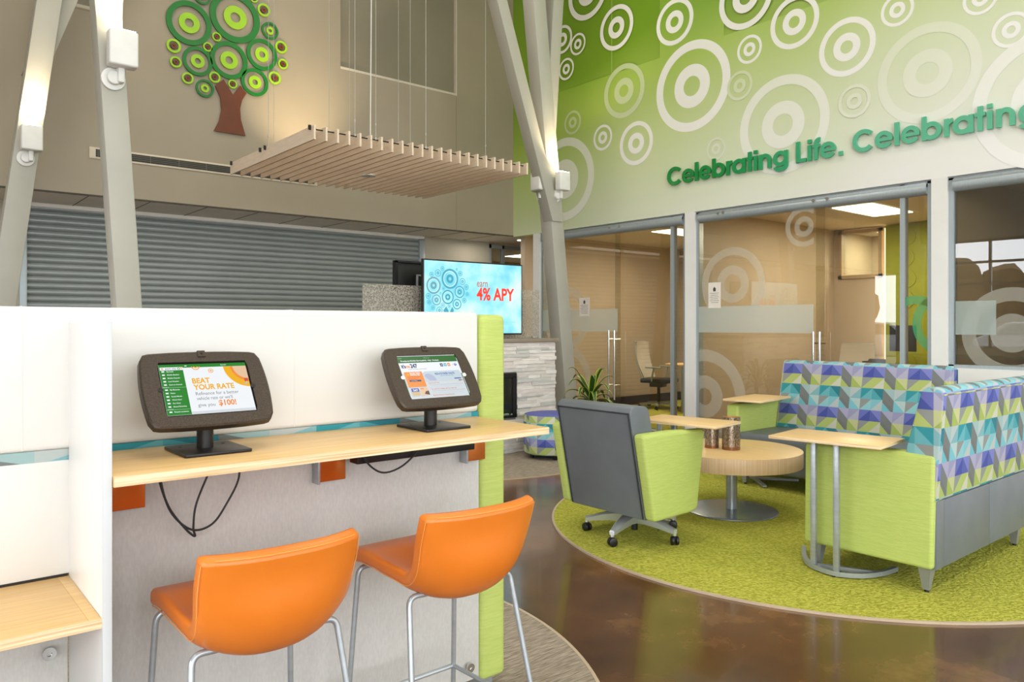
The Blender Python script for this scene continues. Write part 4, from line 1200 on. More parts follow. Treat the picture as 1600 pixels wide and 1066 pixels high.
# ================================================================ BAR STOOLS
def stool(label, loc):
    t_ = thing('bar_stool', label, 'bar stool', (0, 0, 0), group='orange bar stools at the counter')
    # shell: profile from the seat front (v=+) to the top of the back; local: x across, y toward the counter, z up
    prof = [(.265, .668), (.262, .690), (.18, .694), (.08, .676), (-.02, .660), (-.085, .672), (-.130, .720), (-.150, .790), (-.170, .868)]
    hw = [.170, .176, .178, .176, .172, .172, .178, .184, .184]
    curl = [.0, .0, .008, .022, .034, .022, .004, .0, .0]     # sides rise
    wrap = [0, 0, 0, .0, .018, .044, .056, .052, .046]      # sides come forward
    T = .042
    prof = prof[1:]; hw = hw[1:]; curl = curl[1:]; wrap = wrap[1:]
    def cr(L_, n=5):
        out = []
        for i in range(len(L_) - 1):
            p0 = L_[max(i - 1, 0)]; p1 = L_[i]; p2 = L_[i + 1]; p3 = L_[min(i + 2, len(L_) - 1)]
            for k in range(n):
                u = k / n
                out.append(.5 * (2 * p1 + (p2 - p0) * u + (2 * p0 - 5 * p1 + 4 * p2 - p3) * u * u + (3 * p1 - p0 - 3 * p2 + p3) * u ** 3))
        out.append(L_[-1]); return out
    ys = cr([p[0] for p in prof]); zs = cr([p[1] for p in prof]); hws = cr(hw); cs = cr(curl); ws = cr(wrap)
    n = len(ys); m = 16
    b = B(); top = []; bot = []
    for i in range(n):
        d = Vector((0, ys[min(i + 1, n - 1)] - ys[max(i - 1, 0)], zs[min(i + 1, n - 1)] - zs[max(i - 1, 0)])).normalized()
        nr = Vector((0, -d.z, d.y))          # outward/back side
        if nr.z > 0 and i < n // 2: nr = -nr
        nr = Vector((0, d.z, -d.y)) * -1 if False else Vector((0, -abs(d.z), -abs(d.y)))
        nr.normalize()
        ra, rb = [], []
        for j in range(m + 1):
            s = -1 + 2 * j / m
            e = abs(s) ** 2.6
            p = Vector((s * hws[i], ys[i] + ws[i] * e, zs[i] + cs[i] * e))
            fr = i / (n - 1)
            belly = T + .026 * (1 - s * s) * math.sin(PI * min(1, max(0, (fr - .28) / .62)))
            ra.append(b.verts.new(p)); rb.append(b.verts.new(p + nr * belly))
        top.append(ra); bot.append(rb)
    for i in range(n - 1):
        for j in range(m):
            b.faces.new([top[i][j], top[i][j + 1], top[i + 1][j + 1], top[i + 1][j]])
            b.faces.new([bot[i][j], bot[i + 1][j], bot[i + 1][j + 1], bot[i][j + 1]])
        b.faces.new([top[i][0], top[i + 1][0], bot[i + 1][0], bot[i][0]])
        b.faces.new([top[i][m], bot[i][m], bot[i + 1][m], top[i + 1][m]])
    for j in range(m):
        b.faces.new([top[0][j], bot[0][j], bot[0][j + 1], top[0][j + 1]])
        b.faces.new([top[-1][j], top[-1][j + 1], bot[-1][j + 1], bot[-1][j]])
    bmesh.ops.recalc_face_normals(b, faces=b.faces[:])
    # seam lines follow the rim on the outside
    seam = [bot[i][0].co.copy() + (top[i][0].co - bot[i][0].co) * .06 for i in range(n)]
    seam2 = [bot[i][m].co.copy() + (top[i][m].co - bot[i][m].co) * .06 for i in range(n)]
    seamt = [bot[-1][j].co.copy() + (top[-1][j].co - bot[-1][j].co) * .06 for j in range(m + 1)]
    sharp = [e for e in b.edges if e.calc_face_angle(0) > R(50)]
    bmesh.ops.bevel(b, geom=sharp, offset=.013, segments=3, profile=.5, affect='EDGES')
    sh_ = obj('seat_shell', b, M['orange'], t_, smooth=70)
    b = B()
    for L_ in (seam, seam2, seamt):
        c = sum(L_, Vector()) / len(L_)
        L2 = L_[2:-1] if L_ is not seamt else L_[1:-1]
        add_tube(b, L2, .0012, 5)
    obj('seam', b, M['stitch'], sh_)
    # sled-like side frames: rear leg, under-seat rail, front leg
    r_ = .0078
    for sx in (-1, 1):
        xa = sx * .172
        b = B(); add_tube(b, [(sx * .225, -.185, .0135), (xa, -.060, .628), (0, -.060, .622)], r_, 12, rounds=.026); obj('rear_leg', b, M['steel'], t_)
        b = B(); add_tube(b, [(sx * .20, .265, .0135), (xa, .215, .640), (0, .215, .640)], r_, 12, rounds=.026); obj('front_leg', b, M['steel'], t_)
        for p in ((sx * .225, -.185), (sx * .20, .265)):
            b = B(); add_cyl(b, (p[0], p[1], 0.0065), .013, .012, 'z', 16); obj('glide', b, M['black'], t_)
    b = B(); add_tube(b, [(0, -.055, .622), (0, .215, .640)], r_, 12); obj('seat_rail', b, M['steel'], t_)
    b = B()
    zf = .24
    def on(p0, p1, z): k = (z - p0[2]) / (p1[2] - p0[2]); return tuple(p0[i] + (p1[i] - p0[i]) * k for i in range(3))
    q = [on((sx * .225, -.185, .0135), (sx * .172, -.060, .628), zf) for sx in (-1, 1)] + [on((sx * .20, .265, .0135), (sx * .172, .215, .640), zf) for sx in (1, -1)]
    add_tube(b, [q[0], q[3]], r_ * .9, 10); add_tube(b, [q[1], q[2]], r_ * .9, 10); add_tube(b, [q[3], q[2]], r_ * .9, 10)
    obj('footrest', b, M['steel'], t_)
    t_.location = loc
    return t_
s1 = stool('left orange bar stool, nearest the white side panel', (.70, 1.79, 0))
dup(s1, (1.255, 1.79, 0), 'right orange bar stool, in front of the lime end post')

# ================================================================ LOUNGE TASK CHAIR
ch = thing('lounge_chair', 'swivel lounge chair with slate back and lime arms', 'chair', (3.72, 3.27, 0))
Z0 = .0095
b = B()
add_prism(b, [(3.462, .200), (3.330, .835), (3.345, .868), (3.375, .880), (3.470, .872), (3.50, .850), (3.60, .45), (3.60, .200)], 'y', 2.945, 3.555, .008, 3)
obj('backrest', b, M['slate'], ch)
b = B()
for yy in (2.955, 3.545):
    add_tube(b, [(3.457, yy, .210), (3.327, yy, .832)], .005, 8)
add_tube(b, [(3.327, 2.95, .836), (3.327, 3.55, .836)], .005, 8)
obj('piping', b, M['slate_dark'], ch)
b = B(); add_box(b, 3.58, 4.00, 2.95, 3.55, .235, .46, .03, 3); obj('seat', b, M['slate'], ch)
def arm(y0, y1):
    b = B(); add_prism(b, [(3.455, .205), (3.352, .700), (3.362, .722), (3.62, .722), (3.925, .706), (3.935, .690), (3.862, .225), (3.80, .212)], 'y', y0, y1, .022, 4)
    return obj('arm', b, M['lime'], ch)
arm(2.862, 2.944); arm(3.556, 3.638)
b = B(); add_cyl(b, (3.72, 3.25, Z0 + .09), .028, .15, 'z', 24); add_cyl(b, (3.72, 3.25, Z0 + .035), .02, .06, 'z', 20); obj('gas_lift', b, M['black'], ch)
b = B(); add_box(b, 3.62, 3.82, 3.15, 3.35, .175, .24, .01); obj('mechanism', b, M['black'], ch)
hub = Vector((3.72, 3.25, 0))
b = B(); add_cyl(b, (3.72, 3.25, Z0 + .085), .04, .04, 'z', 28, r2=.034, bev=.004); obj('hub', b, M['chrome'], ch)
for k, (x, y) in enumerate(((3.535, 3.546), (3.414, 3.163), (3.732, 2.951), (4.019, 3.183), (3.90, 3.53))):
    a = math.atan2(y - hub.y, x - hub.x); L_ = .31
    e = hub + Vector((math.cos(a) * L_, math.sin(a) * L_, 0))
    b = B()
    t2 = bmesh.new(); d = Vector((math.cos(a), math.sin(a), 0)); s = Vector((-d.y, d.x, 0))
    secs = [(.02, .050, .150, .085), (.10, .042, .148, .092), (.20, .032, .130, .084), (.285, .022, .104, .072), (.317, .017, .098, .070)]
    rr_ = []
    for r0, w, zt, zb in secs:
        c = hub + d * r0
        rr_.append([t2.verts.new(c + s * (w * .8) + Vector((0, 0, Z0 + zb))), t2.verts.new(c + s * w + Vector((0, 0, Z0 + zt - .008))), t2.verts.new(c + s * (w * .6) + Vector((0, 0, Z0 + zt))),
                    t2.verts.new(c - s * (w * .6) + Vector((0, 0, Z0 + zt))), t2.verts.new(c - s * w + Vector((0, 0, Z0 + zt - .008))), t2.verts.new(c - s * (w * .8) + Vector((0, 0, Z0 + zb)))])
    for A, Q in zip(rr_, rr_[1:]):
        for j in range(6): t2.faces.new([A[j], A[(j + 1) % 6], Q[(j + 1) % 6], Q[j]])
    t2.faces.new(rr_[0]); t2.faces.new(rr_[-1][::-1]); bmesh.ops.recalc_face_normals(t2, faces=t2.faces[:])
    merge(b, t2)
    add_cyl(b, (e.x, e.y, Z0 + .050), .011, .036, 'z', 16)
    lg = obj('leg', b, mat('polished_aluminium', (206, 210, 212), .2, .55), ch)
    b = B()
    s2 = Vector((math.cos(a + .9), math.sin(a + .9), 0))
    for sg in (-1, 1):
        t3 = bmesh.new(); bmesh.ops.create_cone(t3, cap_ends=True, segments=24, radius1=.027, radius2=.027, depth=.018)
        ed = [q for q in t3.edges if abs(q.verts[0].co.z - q.verts[1].co.z) < 1e-6]; bmesh.ops.bevel(t3, geom=ed, offset=.005, segments=2, profile=.5, affect='EDGES')
        rot = Vector((0, 0, 1)).rotation_difference(s2).to_matrix().to_4x4()
        merge(b, t3, 0, Matrix.Translation(e + s2 * (.014 * sg) + Vector((0, 0, Z0 + .0275))) @ rot)
    add_cyl(b, (e.x, e.y, Z0 + .03), .012, .028, 'z', 12)
    obj('caster', b, M['black'], lg)

# ================================================================ COFFEE TABLE + HOLDERS
cf = thing('coffee_table', 'round thick-topped maple coffee table on a steel pedestal', 'table', (4.746, 3.227, 0))
Z0 = .0105
b = B(); add_cyl(b, (4.746, 3.227, .355), .486, .105, 'z', 96, bev=.002)
o_ = obj('tabletop', b, [M['maple_y'], M['maple_z']], cf)
for p in o_.data.polygons: p.material_index = 0 if abs(p.normal.z) > .7 else 1
b = B(); add_cyl(b, (4.746, 3.227, Z0 + .012), .039, .345, 'z', 40); obj('pedestal', b, M['steel'], cf)
b = B(); add_lathe(b, [(0, Z0), (.322, Z0), (.324, Z0 + .004), (.322, Z0 + .009), (.30, Z0 + .012), (.05, Z0 + .016), (0, Z0 + .016)], (4.746, 3.227, 0), 80); obj('base_plate', b, M['base_disc'], cf)
def bark():
    m, nt, bs = newmat('mercury_bronze_bark_glass')
    v = coord(nt, (170, 170, 60)); n = nt.nodes.new('ShaderNodeTexNoise'); n.inputs['Scale'].default_value = 1.3; n.inputs['Detail'].default_value = 5
    nt.links.new(v, n.inputs['Vector']); r = nt.nodes.new('ShaderNodeValToRGB'); e = r.color_ramp.elements
    e[0].position = .38; e[0].color = rgb(116, 90, 68); e[1].position = .62; e[1].color = rgb(200, 186, 168)
    nt.links.new(n.outputs[0], r.inputs[0]); nt.links.new(r.outputs[0], bs.inputs['Base Color'])
    bs.inputs['Metallic'].default_value = .85; bs.inputs['Roughness'].default_value = .28
    bp = nt.nodes.new('ShaderNodeBump'); bp.inputs['Strength'].default_value = .5; bp.inputs['Distance'].default_value = .003
    nt.links.new(n.outputs[0], bp.inputs['Height']); nt.links.new(bp.outputs[0], bs.inputs['Normal'])
    return m
M['bark'] = bark(); M['amber_base'] = mat('amber_band', (148, 102, 72), .25, .5); M['gold'] = mat('gold_lining', (226, 176, 110), .3, .6)
def holder(x, y, r_, h, label):
    t_ = thing('candle_holder', label, 'candle holder', (x, y, .4605))
    z = .4605
    b = B(); add_lathe(b, [(0, z), (r_, z), (r_, z + .022)], (x, y, 0), 40); obj('foot_band', b, M['amber_base'], t_)
    b = B(); add_lathe(b, [(r_ * .998, z + .022), (r_, z + h), (r_ * .94, z + h)], (x, y, 0), 40); obj('shell', b, M['bark'], t_)
    b = B(); add_lathe(b, [(r_ * .94, z + h), (r_ * .93, z + .03), (0, z + .03)], (x, y, 0), 40); obj('lining', b, M['gold'], t_)
holder(4.70, 3.20, .063, .232, 'taller bronze bark-patterned candle holder on the round table')
holder(4.66, 3.335, .050, .165, 'shorter bronze bark-patterned candle holder, left of the taller one')

# ================================================================ SOFAS
M['leg_grey'] = mat('grey_leg_paint', (150, 152, 150), .4, .4)
def tleg(b, x, y, h=.125, w=.05, z=.0105):
    t2 = bmesh.new()
    lo = [t2.verts.new((x + a * w * .3, y + c * w * .3, z + .012)) for a, c in ((-1, -1), (1, -1), (1, 1), (-1, 1))]
    hi = [t2.verts.new((x + a * w * .62, y + c * w * .62, h)) for a, c in ((-1, -1), (1, -1), (1, 1), (-1, 1))]
    t2.faces.new(lo[::-1]); t2.faces.new(hi)
    for i in range(4): t2.faces.new([lo[i], lo[(i + 1) % 4], hi[(i + 1) % 4], hi[i]])
    merge(b, t2)
sf = thing('lounge_sofa', 'near sofa seen from behind, geometric fabric back over slate vinyl, lime arm', 'sofa', (5.1, 1.9, 0))
XE = 5.50
b = B(); add_prism(b, [(1.560, .475), (1.522, 1.000), (1.530, 1.030), (1.560, 1.043), (1.600, 1.040), (1.628, 1.020), (1.700, .735), (1.730, .475)], 'x', 4.015, XE, .010, 3)
def uvb(c, n):
    if abs(n.z) > .6: return (c.x, 1.045 + (c.y - 1.53))
    if abs(n.x) > .6: return (c.y * 1.0 + .5, c.z)
    return (c.x, c.z)
obj('backrest', b, M['geo'], sf, uvfn=lambda c, n: tuple(p - q for p, q in zip(uvb(c, n), (0, -.039))), label='backrest in purple, teal and green geometric fabric')
b = B(); add_tube(b, [(4.018, 1.524, 1.005), (XE, 1.524, 1.005)], .004, 8); obj('piping', b, M['geo'], sf, uvfn=lambda c, n: (c.x, .93 + c.z * .01))
b = B(); add_box(b, 4.125, 4.73, 1.558, 1.74, .135, .474, .008); add_box(b, 4.734, XE, 1.558, 1.74, .135, .474, .008)
add_box(b, 4.03, 4.13, 1.560, 1.70, .135, .474, .004)
obj('back_panel', b, M['slate'], sf, label='slate grey vinyl lower back with an upright seam')
b = B(); add_prism(b, [(1.572, .135), (1.560, .700), (1.70, .706), (2.18, .694), (2.245, .690), (2.250, .135)], 'x', 4.0, 4.118, .020, 4); obj('arm', b, M['lime'], sf)
b = B(); add_prism(b, [(1.60, .135), (1.60, .60), (2.18, .60), (2.20, .135)], 'x', XE - .02, XE + .08, .02, 3); obj('arm', b, M['lime'], sf)
b = B(); add_box(b, 4.12, XE - .02, 1.70, 2.26, .135, .44, .03, 3); obj('seat', b, M['slate'], sf)
for x, y in ((4.055, 1.618), (4.055, 2.19), (5.32, 1.618), (5.32, 2.19)):
    b = B(); tleg(b, x, y, .140); g = obj('leg', b, M['leg_grey'], sf)
    b = B(); add_cyl(b, (x, y, .0105), .012, .014, 'z', 12); obj('glide', b, M['black'], g)

ff = thing('lounge_sofa', 'far sofa facing left, geometric fabric back, slate seat, lime arm at its far end', 'sofa', (6.0, 3.05, 0))
b = B(); add_prism(b, [(6.17, .40), (6.30, 1.000), (6.315, 1.025), (6.35, 1.036), (6.40, 1.030), (6.42, 1.010), (6.43, .40)], 'y', 2.335, 3.745, .010, 3)
def uvf(c, n):
    if abs(n.z) > .6: return (-c.y, 1.045 + (c.x - 6.31))
    if abs(n.y) > .6: return (c.x, c.z)
    return (-c.y, c.z)
obj('backrest', b, M['geo'], ff, uvfn=lambda c, n: (uvf(c, n)[0] + .04, uvf(c, n)[1] + .049), label='backrest in geometric fabric')
b = B(); add_tube(b, [(6.41, 2.334, 1.005), (6.42, 2.334, .45)], .005, 8); obj('piping', b, mat('teal_piping', (20, 96, 100), .6), ff)
b = B(); add_box(b, 6.18, 6.44, 2.335, 3.745, .135, .40, .008); obj('back_panel', b, M['slate'], ff)
b = B(); add_box(b, 5.58, 6.24, 2.34, 3.742, .135, .450, .035, 4); obj('seat', b, M['slate'], ff)
b = B(); add_prism(b, [(5.595, .14), (5.60, .665), (5.66, .678), (6.28, .690), (6.36, .68), (6.37, .14)], 'y', 3.746, 3.862, .022, 4); obj('arm', b, M['lime'], ff)
for x, y in ((5.64, 3.70), (6.36, 3.70), (5.64, 2.40), (6.36, 2.40)):
    b = B(); tleg(b, x, y, .140); g = obj('leg', b, M['leg_grey'], ff)
    b = B(); add_cyl(b, (x, y, .0105), .012, .014, 'z', 12); obj('glide', b, M['black'], g)

# ================================================================ LAPTOP TABLES
def ltop(t_, c, sx, sy, rot, z):
    b = B(); add_box(b, -sx / 2, sx / 2, -sy / 2, sy / 2, z, z + .0165, .001)
    bmesh.ops.rotate(b, matrix=Matrix.Rotation(rot, 3, 'Z'), verts=b.verts); bmesh.ops.translate(b, vec=(c[0], c[1], 0), verts=b.verts)
    o = obj('tabletop', b, [M['maple_y'], M['ply']], t_)
    for p in o.data.polygons: p.material_index = 0 if abs(p.normal.z) > .7 else 1
# front table by the near sofa
lt = thing('laptop_table', 'narrow maple laptop table on two steel posts, standing before the near lime arm', 'side table', (3.93, 2.08, 0))
ltop(lt, (3.945, 2.035), .385, .575, R(7), .735)
for x, y in ((3.955, 2.165), (3.925, 2.020)):
    b = B(); add_bar(b, (x, y, .012), (x, y, .735), .022, .030, .002); obj('post', b, M['steel'], lt)
b = B(); add_box(b, 3.90, 4.00, 1.98, 2.20, .722, .736, .002); obj('top_plate', b, M['black'], lt)
b = B()
arc_ = [tuple(v) for v in spl([(4.22, 2.37, .030), (4.07, 2.285, .030), (3.955, 2.18, .030), (3.915, 2.03, .030), (3.985, 1.92, .030), (4.11, 1.865, .030), (4.24, 1.85, .030)], 4)]
for p, q in zip(arc_, arc_[1:]):
    d = (Vector(q) - Vector(p)).normalized() * .003
    add_flat(b, Vector(p) - d, Vector(q) + d, .024, .024)
add_flat(b, (3.955, 2.19, .030), (4.10, 1.86, .030), .022, .02)
obj('base', b, M['steel'], lt)
b = B()
for p in (arc_[0], arc_[12], arc_[-1]): add_cyl(b, (p[0], p[1], .0105), .010, .010, 'z', 12)
obj('glide', b, M['black'], lt)
# table over the swivel chair
lt = thing('laptop_table', 'narrow maple laptop table reaching over the lime arm of the swivel chair', 'side table', (4.12, 3.20, 0))
ltop(lt, (3.92, 2.99), .34, .56, R(9), .735)
for x, y in ((4.075, 3.22), (4.075, 3.34)):
    b = B(); add_bar(b, (x, y, .04), (x, y, .735), .022, .030, .002); obj('post', b, M['steel'], lt)
b = B(); add_box(b, 3.89, 4.09, 2.93, 3.35, .720, .736, .002); obj('top_plate', b, M['black'], lt)
b = B(); add_flat(b, (4.075, 3.20, .030), (4.075, 3.62, .030), .024, .024); add_flat(b, (4.075, 3.61, .030), (4.30, 3.64, .030), .024, .024); add_flat(b, (4.075, 3.36, .030), (4.27, 3.37, .030), .024, .024); obj('base', b, M['steel'], lt)
b = B()
for p in ((4.075, 3.22), (4.075, 3.60), (4.29, 3.64), (4.26, 3.37)): add_cyl(b, (p[0], p[1], .0105), .010, .010, 'z', 12)
obj('glide', b, M['black'], lt)
# far table
lt = thing('laptop_table', 'narrow maple laptop table above the far lime arm, on splayed grey feet', 'side table', (5.97, 3.95, 0))
ltop(lt, (5.87, 3.73), .62, .34, R(8), .705)
for x, y in ((5.965, 3.905), (6.06, 3.915)):
    b = B(); add_bar(b, (x, y, .03), (x, y, .705), .022, .026, .002); obj('post', b, M['steel'], lt)
b = B(); add_box(b, 5.72, 6.09, 3.70, 3.93, .692, .706, .002); obj('top_plate', b, M['black'], lt)
b = B(); add_flat(b, (5.99, 3.93, .030), (5.82, 3.73, .030), .03, .022); add_flat(b, (5.82, 3.73, .030), (5.60, 3.49, .026), .03, .018); add_flat(b, (5.82, 3.73, .030), (6.05, 3.45, .026), .03, .018)
add_flat(b, (5.99, 3.93, .030), (6.10, 3.99, .030), .03, .022)
obj('base', b, M['steel'], lt)
b = B()
for p in ((5.61, 3.50), (6.04, 3.46), (6.09, 3.985)): add_cyl(b, (p[0], p[1], .0105), .010, .010, 'z', 12)
obj('glide', b, M['black'], lt)

# ================================================================ OTTOMAN
ot = thing('drum_ottoman', 'drum ottoman with a purple top and geometric fabric side on casters', 'ottoman', (5.34, 5.80, 0))
c_ = (5.30, 5.74)
r_ = .285
b = B(); add_lathe(b, [(0, .055), (r_ - .015, .055), (r_, .07), (r_ + .004, .25), (r_, .435), (r_ - .006, .443)], (c_[0], c_[1], 0), 64)
obj('side', b, M['geo'], ot, uvfn=lambda c, n: (math.atan2(c.y - c_[1], c.x - c_[0]) * r_, c.z * 1.128 + .108), smooth=60)
b = B(); add_lathe(b, [(r_ - .006, .443), (r_ - .03, .450), (0, .454)], (c_[0], c_[1], 0), 64); obj('top', b, mat('purple_fabric', (92, 98, 172), .8), ot)
b = B(); add_lathe(b, [(0, .045), (r_ - .03, .045), (r_ - .02, .056), (0, .056)], (c_[0], c_[1], 0), 48); obj('base', b, M['black'], ot)
for k in range(5):
    a = R(20 + 72 * k); b = B(); add_cyl(b, (c_[0] + math.cos(a) * .22 - .01, c_[1] + math.sin(a) * .22, .0065 + .02), .020, .022, 'x', 16); add_cyl(b, (c_[0] + math.cos(a) * .22, c_[1] + math.sin(a) * .22, .03), .006, .02, 'z', 8)
    obj('caster', b, M['black'], ot)

# ================================================================ FIREPLACE
fp = thing('fireplace', 'stacked pale stone fireplace with a dark insert below the television', 'fireplace', (4.6, 6.5, 0))
FX0, FX1, FY0, FY1 = 3.45, 5.76, 6.19, 6.80
b = B(); add_box(b, FX0, FX1, FY0, FY1, 0.0065, 1.165); obj('core', b, mat('grout_grey', (150, 144, 136), .8), fp)
rr = random.Random(11)
mcols = [mat('ledge_stone_%d' % i, c, .75, c2=tuple(v - 14 for v in c), nscale=9, stretch=(1, 1, 4), bump=.3, bscale=30) for i, c in enumerate(((236, 230, 224), (220, 214, 206), (228, 218, 211), (208, 207, 202)))]
b = B()
z = .008; rowh = .0385
while z < 1.16:
    zt = min(z + rowh, 1.165)
    x = FX0
    while x < FX1 - .01:
        L_ = rr.uniform(.14, .5); xe = min(x + L_, FX1)
        if FX1 - xe < .06: xe = FX1
        y = FY0 - rr.choice([.008, .014, .022, .030])
        hh = zt if rr.random() > .25 else min(zt, z + rowh * .55)
        segs = [(x, xe)]
        if z < .85 and zt > .37:      # leave the insert opening
            segs = []
            for a, c in ((x, min(xe, 4.30)), (max(x, 5.195), xe)):
                if c - a > .01: segs.append((a, c))
        for a, c in segs:
            add_box(b, a, c - .001, y, FY0 + .005, z, hh - .001, .0015, 1, mi=rr.choice([0, 0, 1, 2, 3]))
            if hh < zt: add_box(b, a, c - .001, y + .008 if y < FY0 - .01 else y - .008, FY0 + .005, hh, zt - .001, .0015, 1, mi=rr.choice([0, 1, 2, 3]))
        x = xe
    z = zt
# right return
z = .008
while z < 1.16:
    zt = min(z + rowh, 1.165); y = FY0
    while y < FY1:
        ye = min(y + rr.uniform(.14, .4), FY1); d = rr.choice([.004, .010, .016])
        add_box(b, FX1 - .002, FX1 + d, y, ye - .001, z, zt - .001, .0015, 1, mi=rr.choice([0, 1, 2, 3])); y = ye
    z = zt
obj('stone_cladding', b, mcols, fp)
b = B(); add_box(b, FX0 - .03, FX1 + .03, FY0 - .045, FY1 + .03, 1.165, 1.203, .004); obj('mantel', b, M['concrete_dark'], fp)
b = B(); add_box(b, 4.31, 5.185, FY0 - .034, FY0 - .02, .378, .405); add_box(b, 4.31, 5.185, FY0 - .034, FY0 - .02, .80, .842); add_box(b, 4.31, 4.36, FY0 - .034, FY0 - .02, .40, .81); add_box(b, 5.13, 5.185, FY0 - .034, FY0 - .02, .40, .81)
ins = obj('insert_frame', b, M['black'], fp)
b = B(); add_box(b, 4.30, 5.19, FY0 - .015, FY0 + .002, .378, .845); obj('firebox', b, mat('firebox_lining', (40, 34, 28), .7), fp)
b = B()
for i in range(150):
    x = rr.uniform(4.37, 5.12); s_ = rr.uniform(.006, .012)
    add_box(b, x, x + s_, FY0 - .030, FY0 - .018, .405, .405 + rr.uniform(.005, .024), .001, 1)
obj('ember_glass', b, mat('crushed_glass', (226, 226, 222), .2), fp)
b = B(); add_box(b, 4.36, 5.13, FY0 - .0335, FY0 - .0315, .404, .802); obj('glass', b, GL, fp)

# television
tv = thing('television', 'large wall-style television showing "earn 4% APY" above the fireplace', 'television', (4.74, 6.3, 1.6))
TX0, TX1, TZ0, TZ1, TY = 4.105, 5.382, 1.248, 2.002, 6.30
b = B(); add_box(b, TX0, TX1, TY, TY + .035, TZ0, TZ1, .003); obj('bezel', b, M['black'], tv)
EM = {k: emit('tv_' + k, c, s) for k, c, s in (('sky', (150, 226, 242), 1.0), ('pale', (200, 244, 252), 1.0), ('teal', (70, 160, 180), 1.0), ('deep', (116, 206, 224), 1.0), ('red', (255, 60, 40), 1.0), ('earn', (196, 104, 56), .9), ('grey', (110, 158, 170), 1.0))}
c = Canvas((TX0 + .014, TY - .0006, TZ0 + .014), (1, 0, 0), (0, 0, 1))
sw, sh_ = TX1 - TX0 - .028, TZ1 - TZ0 - .028
m, nt, bs = newmat('tv_cloudy_blue')
v = coord(nt, (1, 1, 1)); n_ = nt.nodes.new('ShaderNodeTexNoise'); n_.inputs['Scale'].default_value = 3; n_.inputs['Detail'].default_value = 3; nt.links.new(v, n_.inputs['Vector'])
rp = nt.nodes.new('ShaderNodeValToRGB'); e = rp.color_ramp.elements; e[0].position = .36; e[0].color = rgb(112, 208, 226); e[1].position = .66; e[1].color = rgb(214, 248, 254); e.new(.5).color = rgb(158, 230, 244)
nt.links.new(n_.outputs[0], rp.inputs[0]); nt.links.new(rp.outputs[0], bs.inputs['Emission Color']); bs.inputs['Emission Strength'].default_value = 1.0; bs.inputs['Base Color'].default_value = (0, 0, 0, 1); bs.inputs['Roughness'].default_value = .2
c.rect(0, 0, sw, sh_, m)
def tvp(X_, Y_):
    top = 62 + .055 * (X_ - 65); bot = 1108 - .018 * (X_ - 65)
    return (X_ - 65) / 1360 * sw * (1 + .0), sh_ * (1 - (Y_ - top) / (bot - top))
for X_, Y_, rx in ((400, 325, 110), (185, 420, 92), (370, 583, 78), (528, 510, 66), (222, 625, 58), (493, 682, 58), (240, 245, 38), (567, 360, 36), (537, 248, 28), (620, 440, 30), (590, 630, 28), (632, 540, 22), (113, 570, 30), (125, 655, 25), (178, 735, 25), (258, 770, 38), (303, 697, 26), (385, 712, 20), (296, 180, 24), (155, 265, 26), (485, 190, 14), (310, 465, 18), (270, 530, 14)):
    x, y = tvp(X_, Y_); r_ = rx / 1360 * sw
    mm = EM['grey'] if X_ in (185, 222) else EM['teal']
    if rx > 30: c.ring(x, y, r_ * .72, r_ * .80, EM['pale'])
    c.ring(x, y, r_ * .80, r_, mm); c.ring(x, y, r_ * .18, r_ * .44, mm)
for P_ in ([(310, 770), (345, 715), (375, 775), (380, 900), (330, 900)], [(400, 775), (425, 720), (445, 765), (430, 900), (380, 900)]):
    c.poly([tvp(*q) for q in P_], EM['teal'])
x, y = tvp(765, 425); c.text('earn', x, y - .004, .075, EM['earn'], .006, .140)
x, y = tvp(760, 618)
c.text('4% APY', x, y, .125, EM['red'], .03, .505)
for i, (a, d) in enumerate(((1120, 1330), (1120, 1280))):
    x0, y0 = tvp(a, 935 + i * 24); x1, _ = tvp(d, 935)
    c.rect(x0, y0, x1, y0 + .004, EM['deep'])
c.build('screen', tv)
for x in (4.45, 5.05):
    b = B(); add_box(b, x - .03, x + .03, TY + .035, TY + .06, 1.203, 1.7, .003); add_box(b, x - .05, x + .05, TY - .04, TY + .13, 1.2035, 1.211, .002); obj('stand', b, M['black'], tv)
tv2 = thing('television', 'second television seen from behind, standing beyond the textured glass', 'television', (4.7, 6.68, 1.6))
b = B(); add_box(b, 4.02, 5.28, 6.70, 6.735, 1.262, 2.005, .003); add_box(b, 4.02, 5.28, 6.66, 6.70, 1.262, 1.27, .0); add_box(b, 4.02, 5.28, 6.665, 6.70, 1.985, 2.005); add_box(b, 4.02, 4.045, 6.665, 6.70, 1.262, 2.0); obj('casing', b, M['black'], tv2)
b = B(); add_box(b, 4.26, 5.04, 6.655, 6.70, 1.31, 1.87, .006); obj('rear_housing', b, M['black'], tv2)
b = B(); add_box(b, 4.25, 4.27, 6.64, 6.656, 1.28, 1.86, .002); add_box(b, 4.25, 5.05, 6.64, 6.656, 1.85, 1.868, .002); add_box(b, 4.62, 4.68, 6.62, 6.655, 1.203, 1.6, .003); add_box(b, 4.5, 4.8, 6.56, 6.74, 1.2035, 1.212, .002); obj('stand', b, M['steel'], tv2)
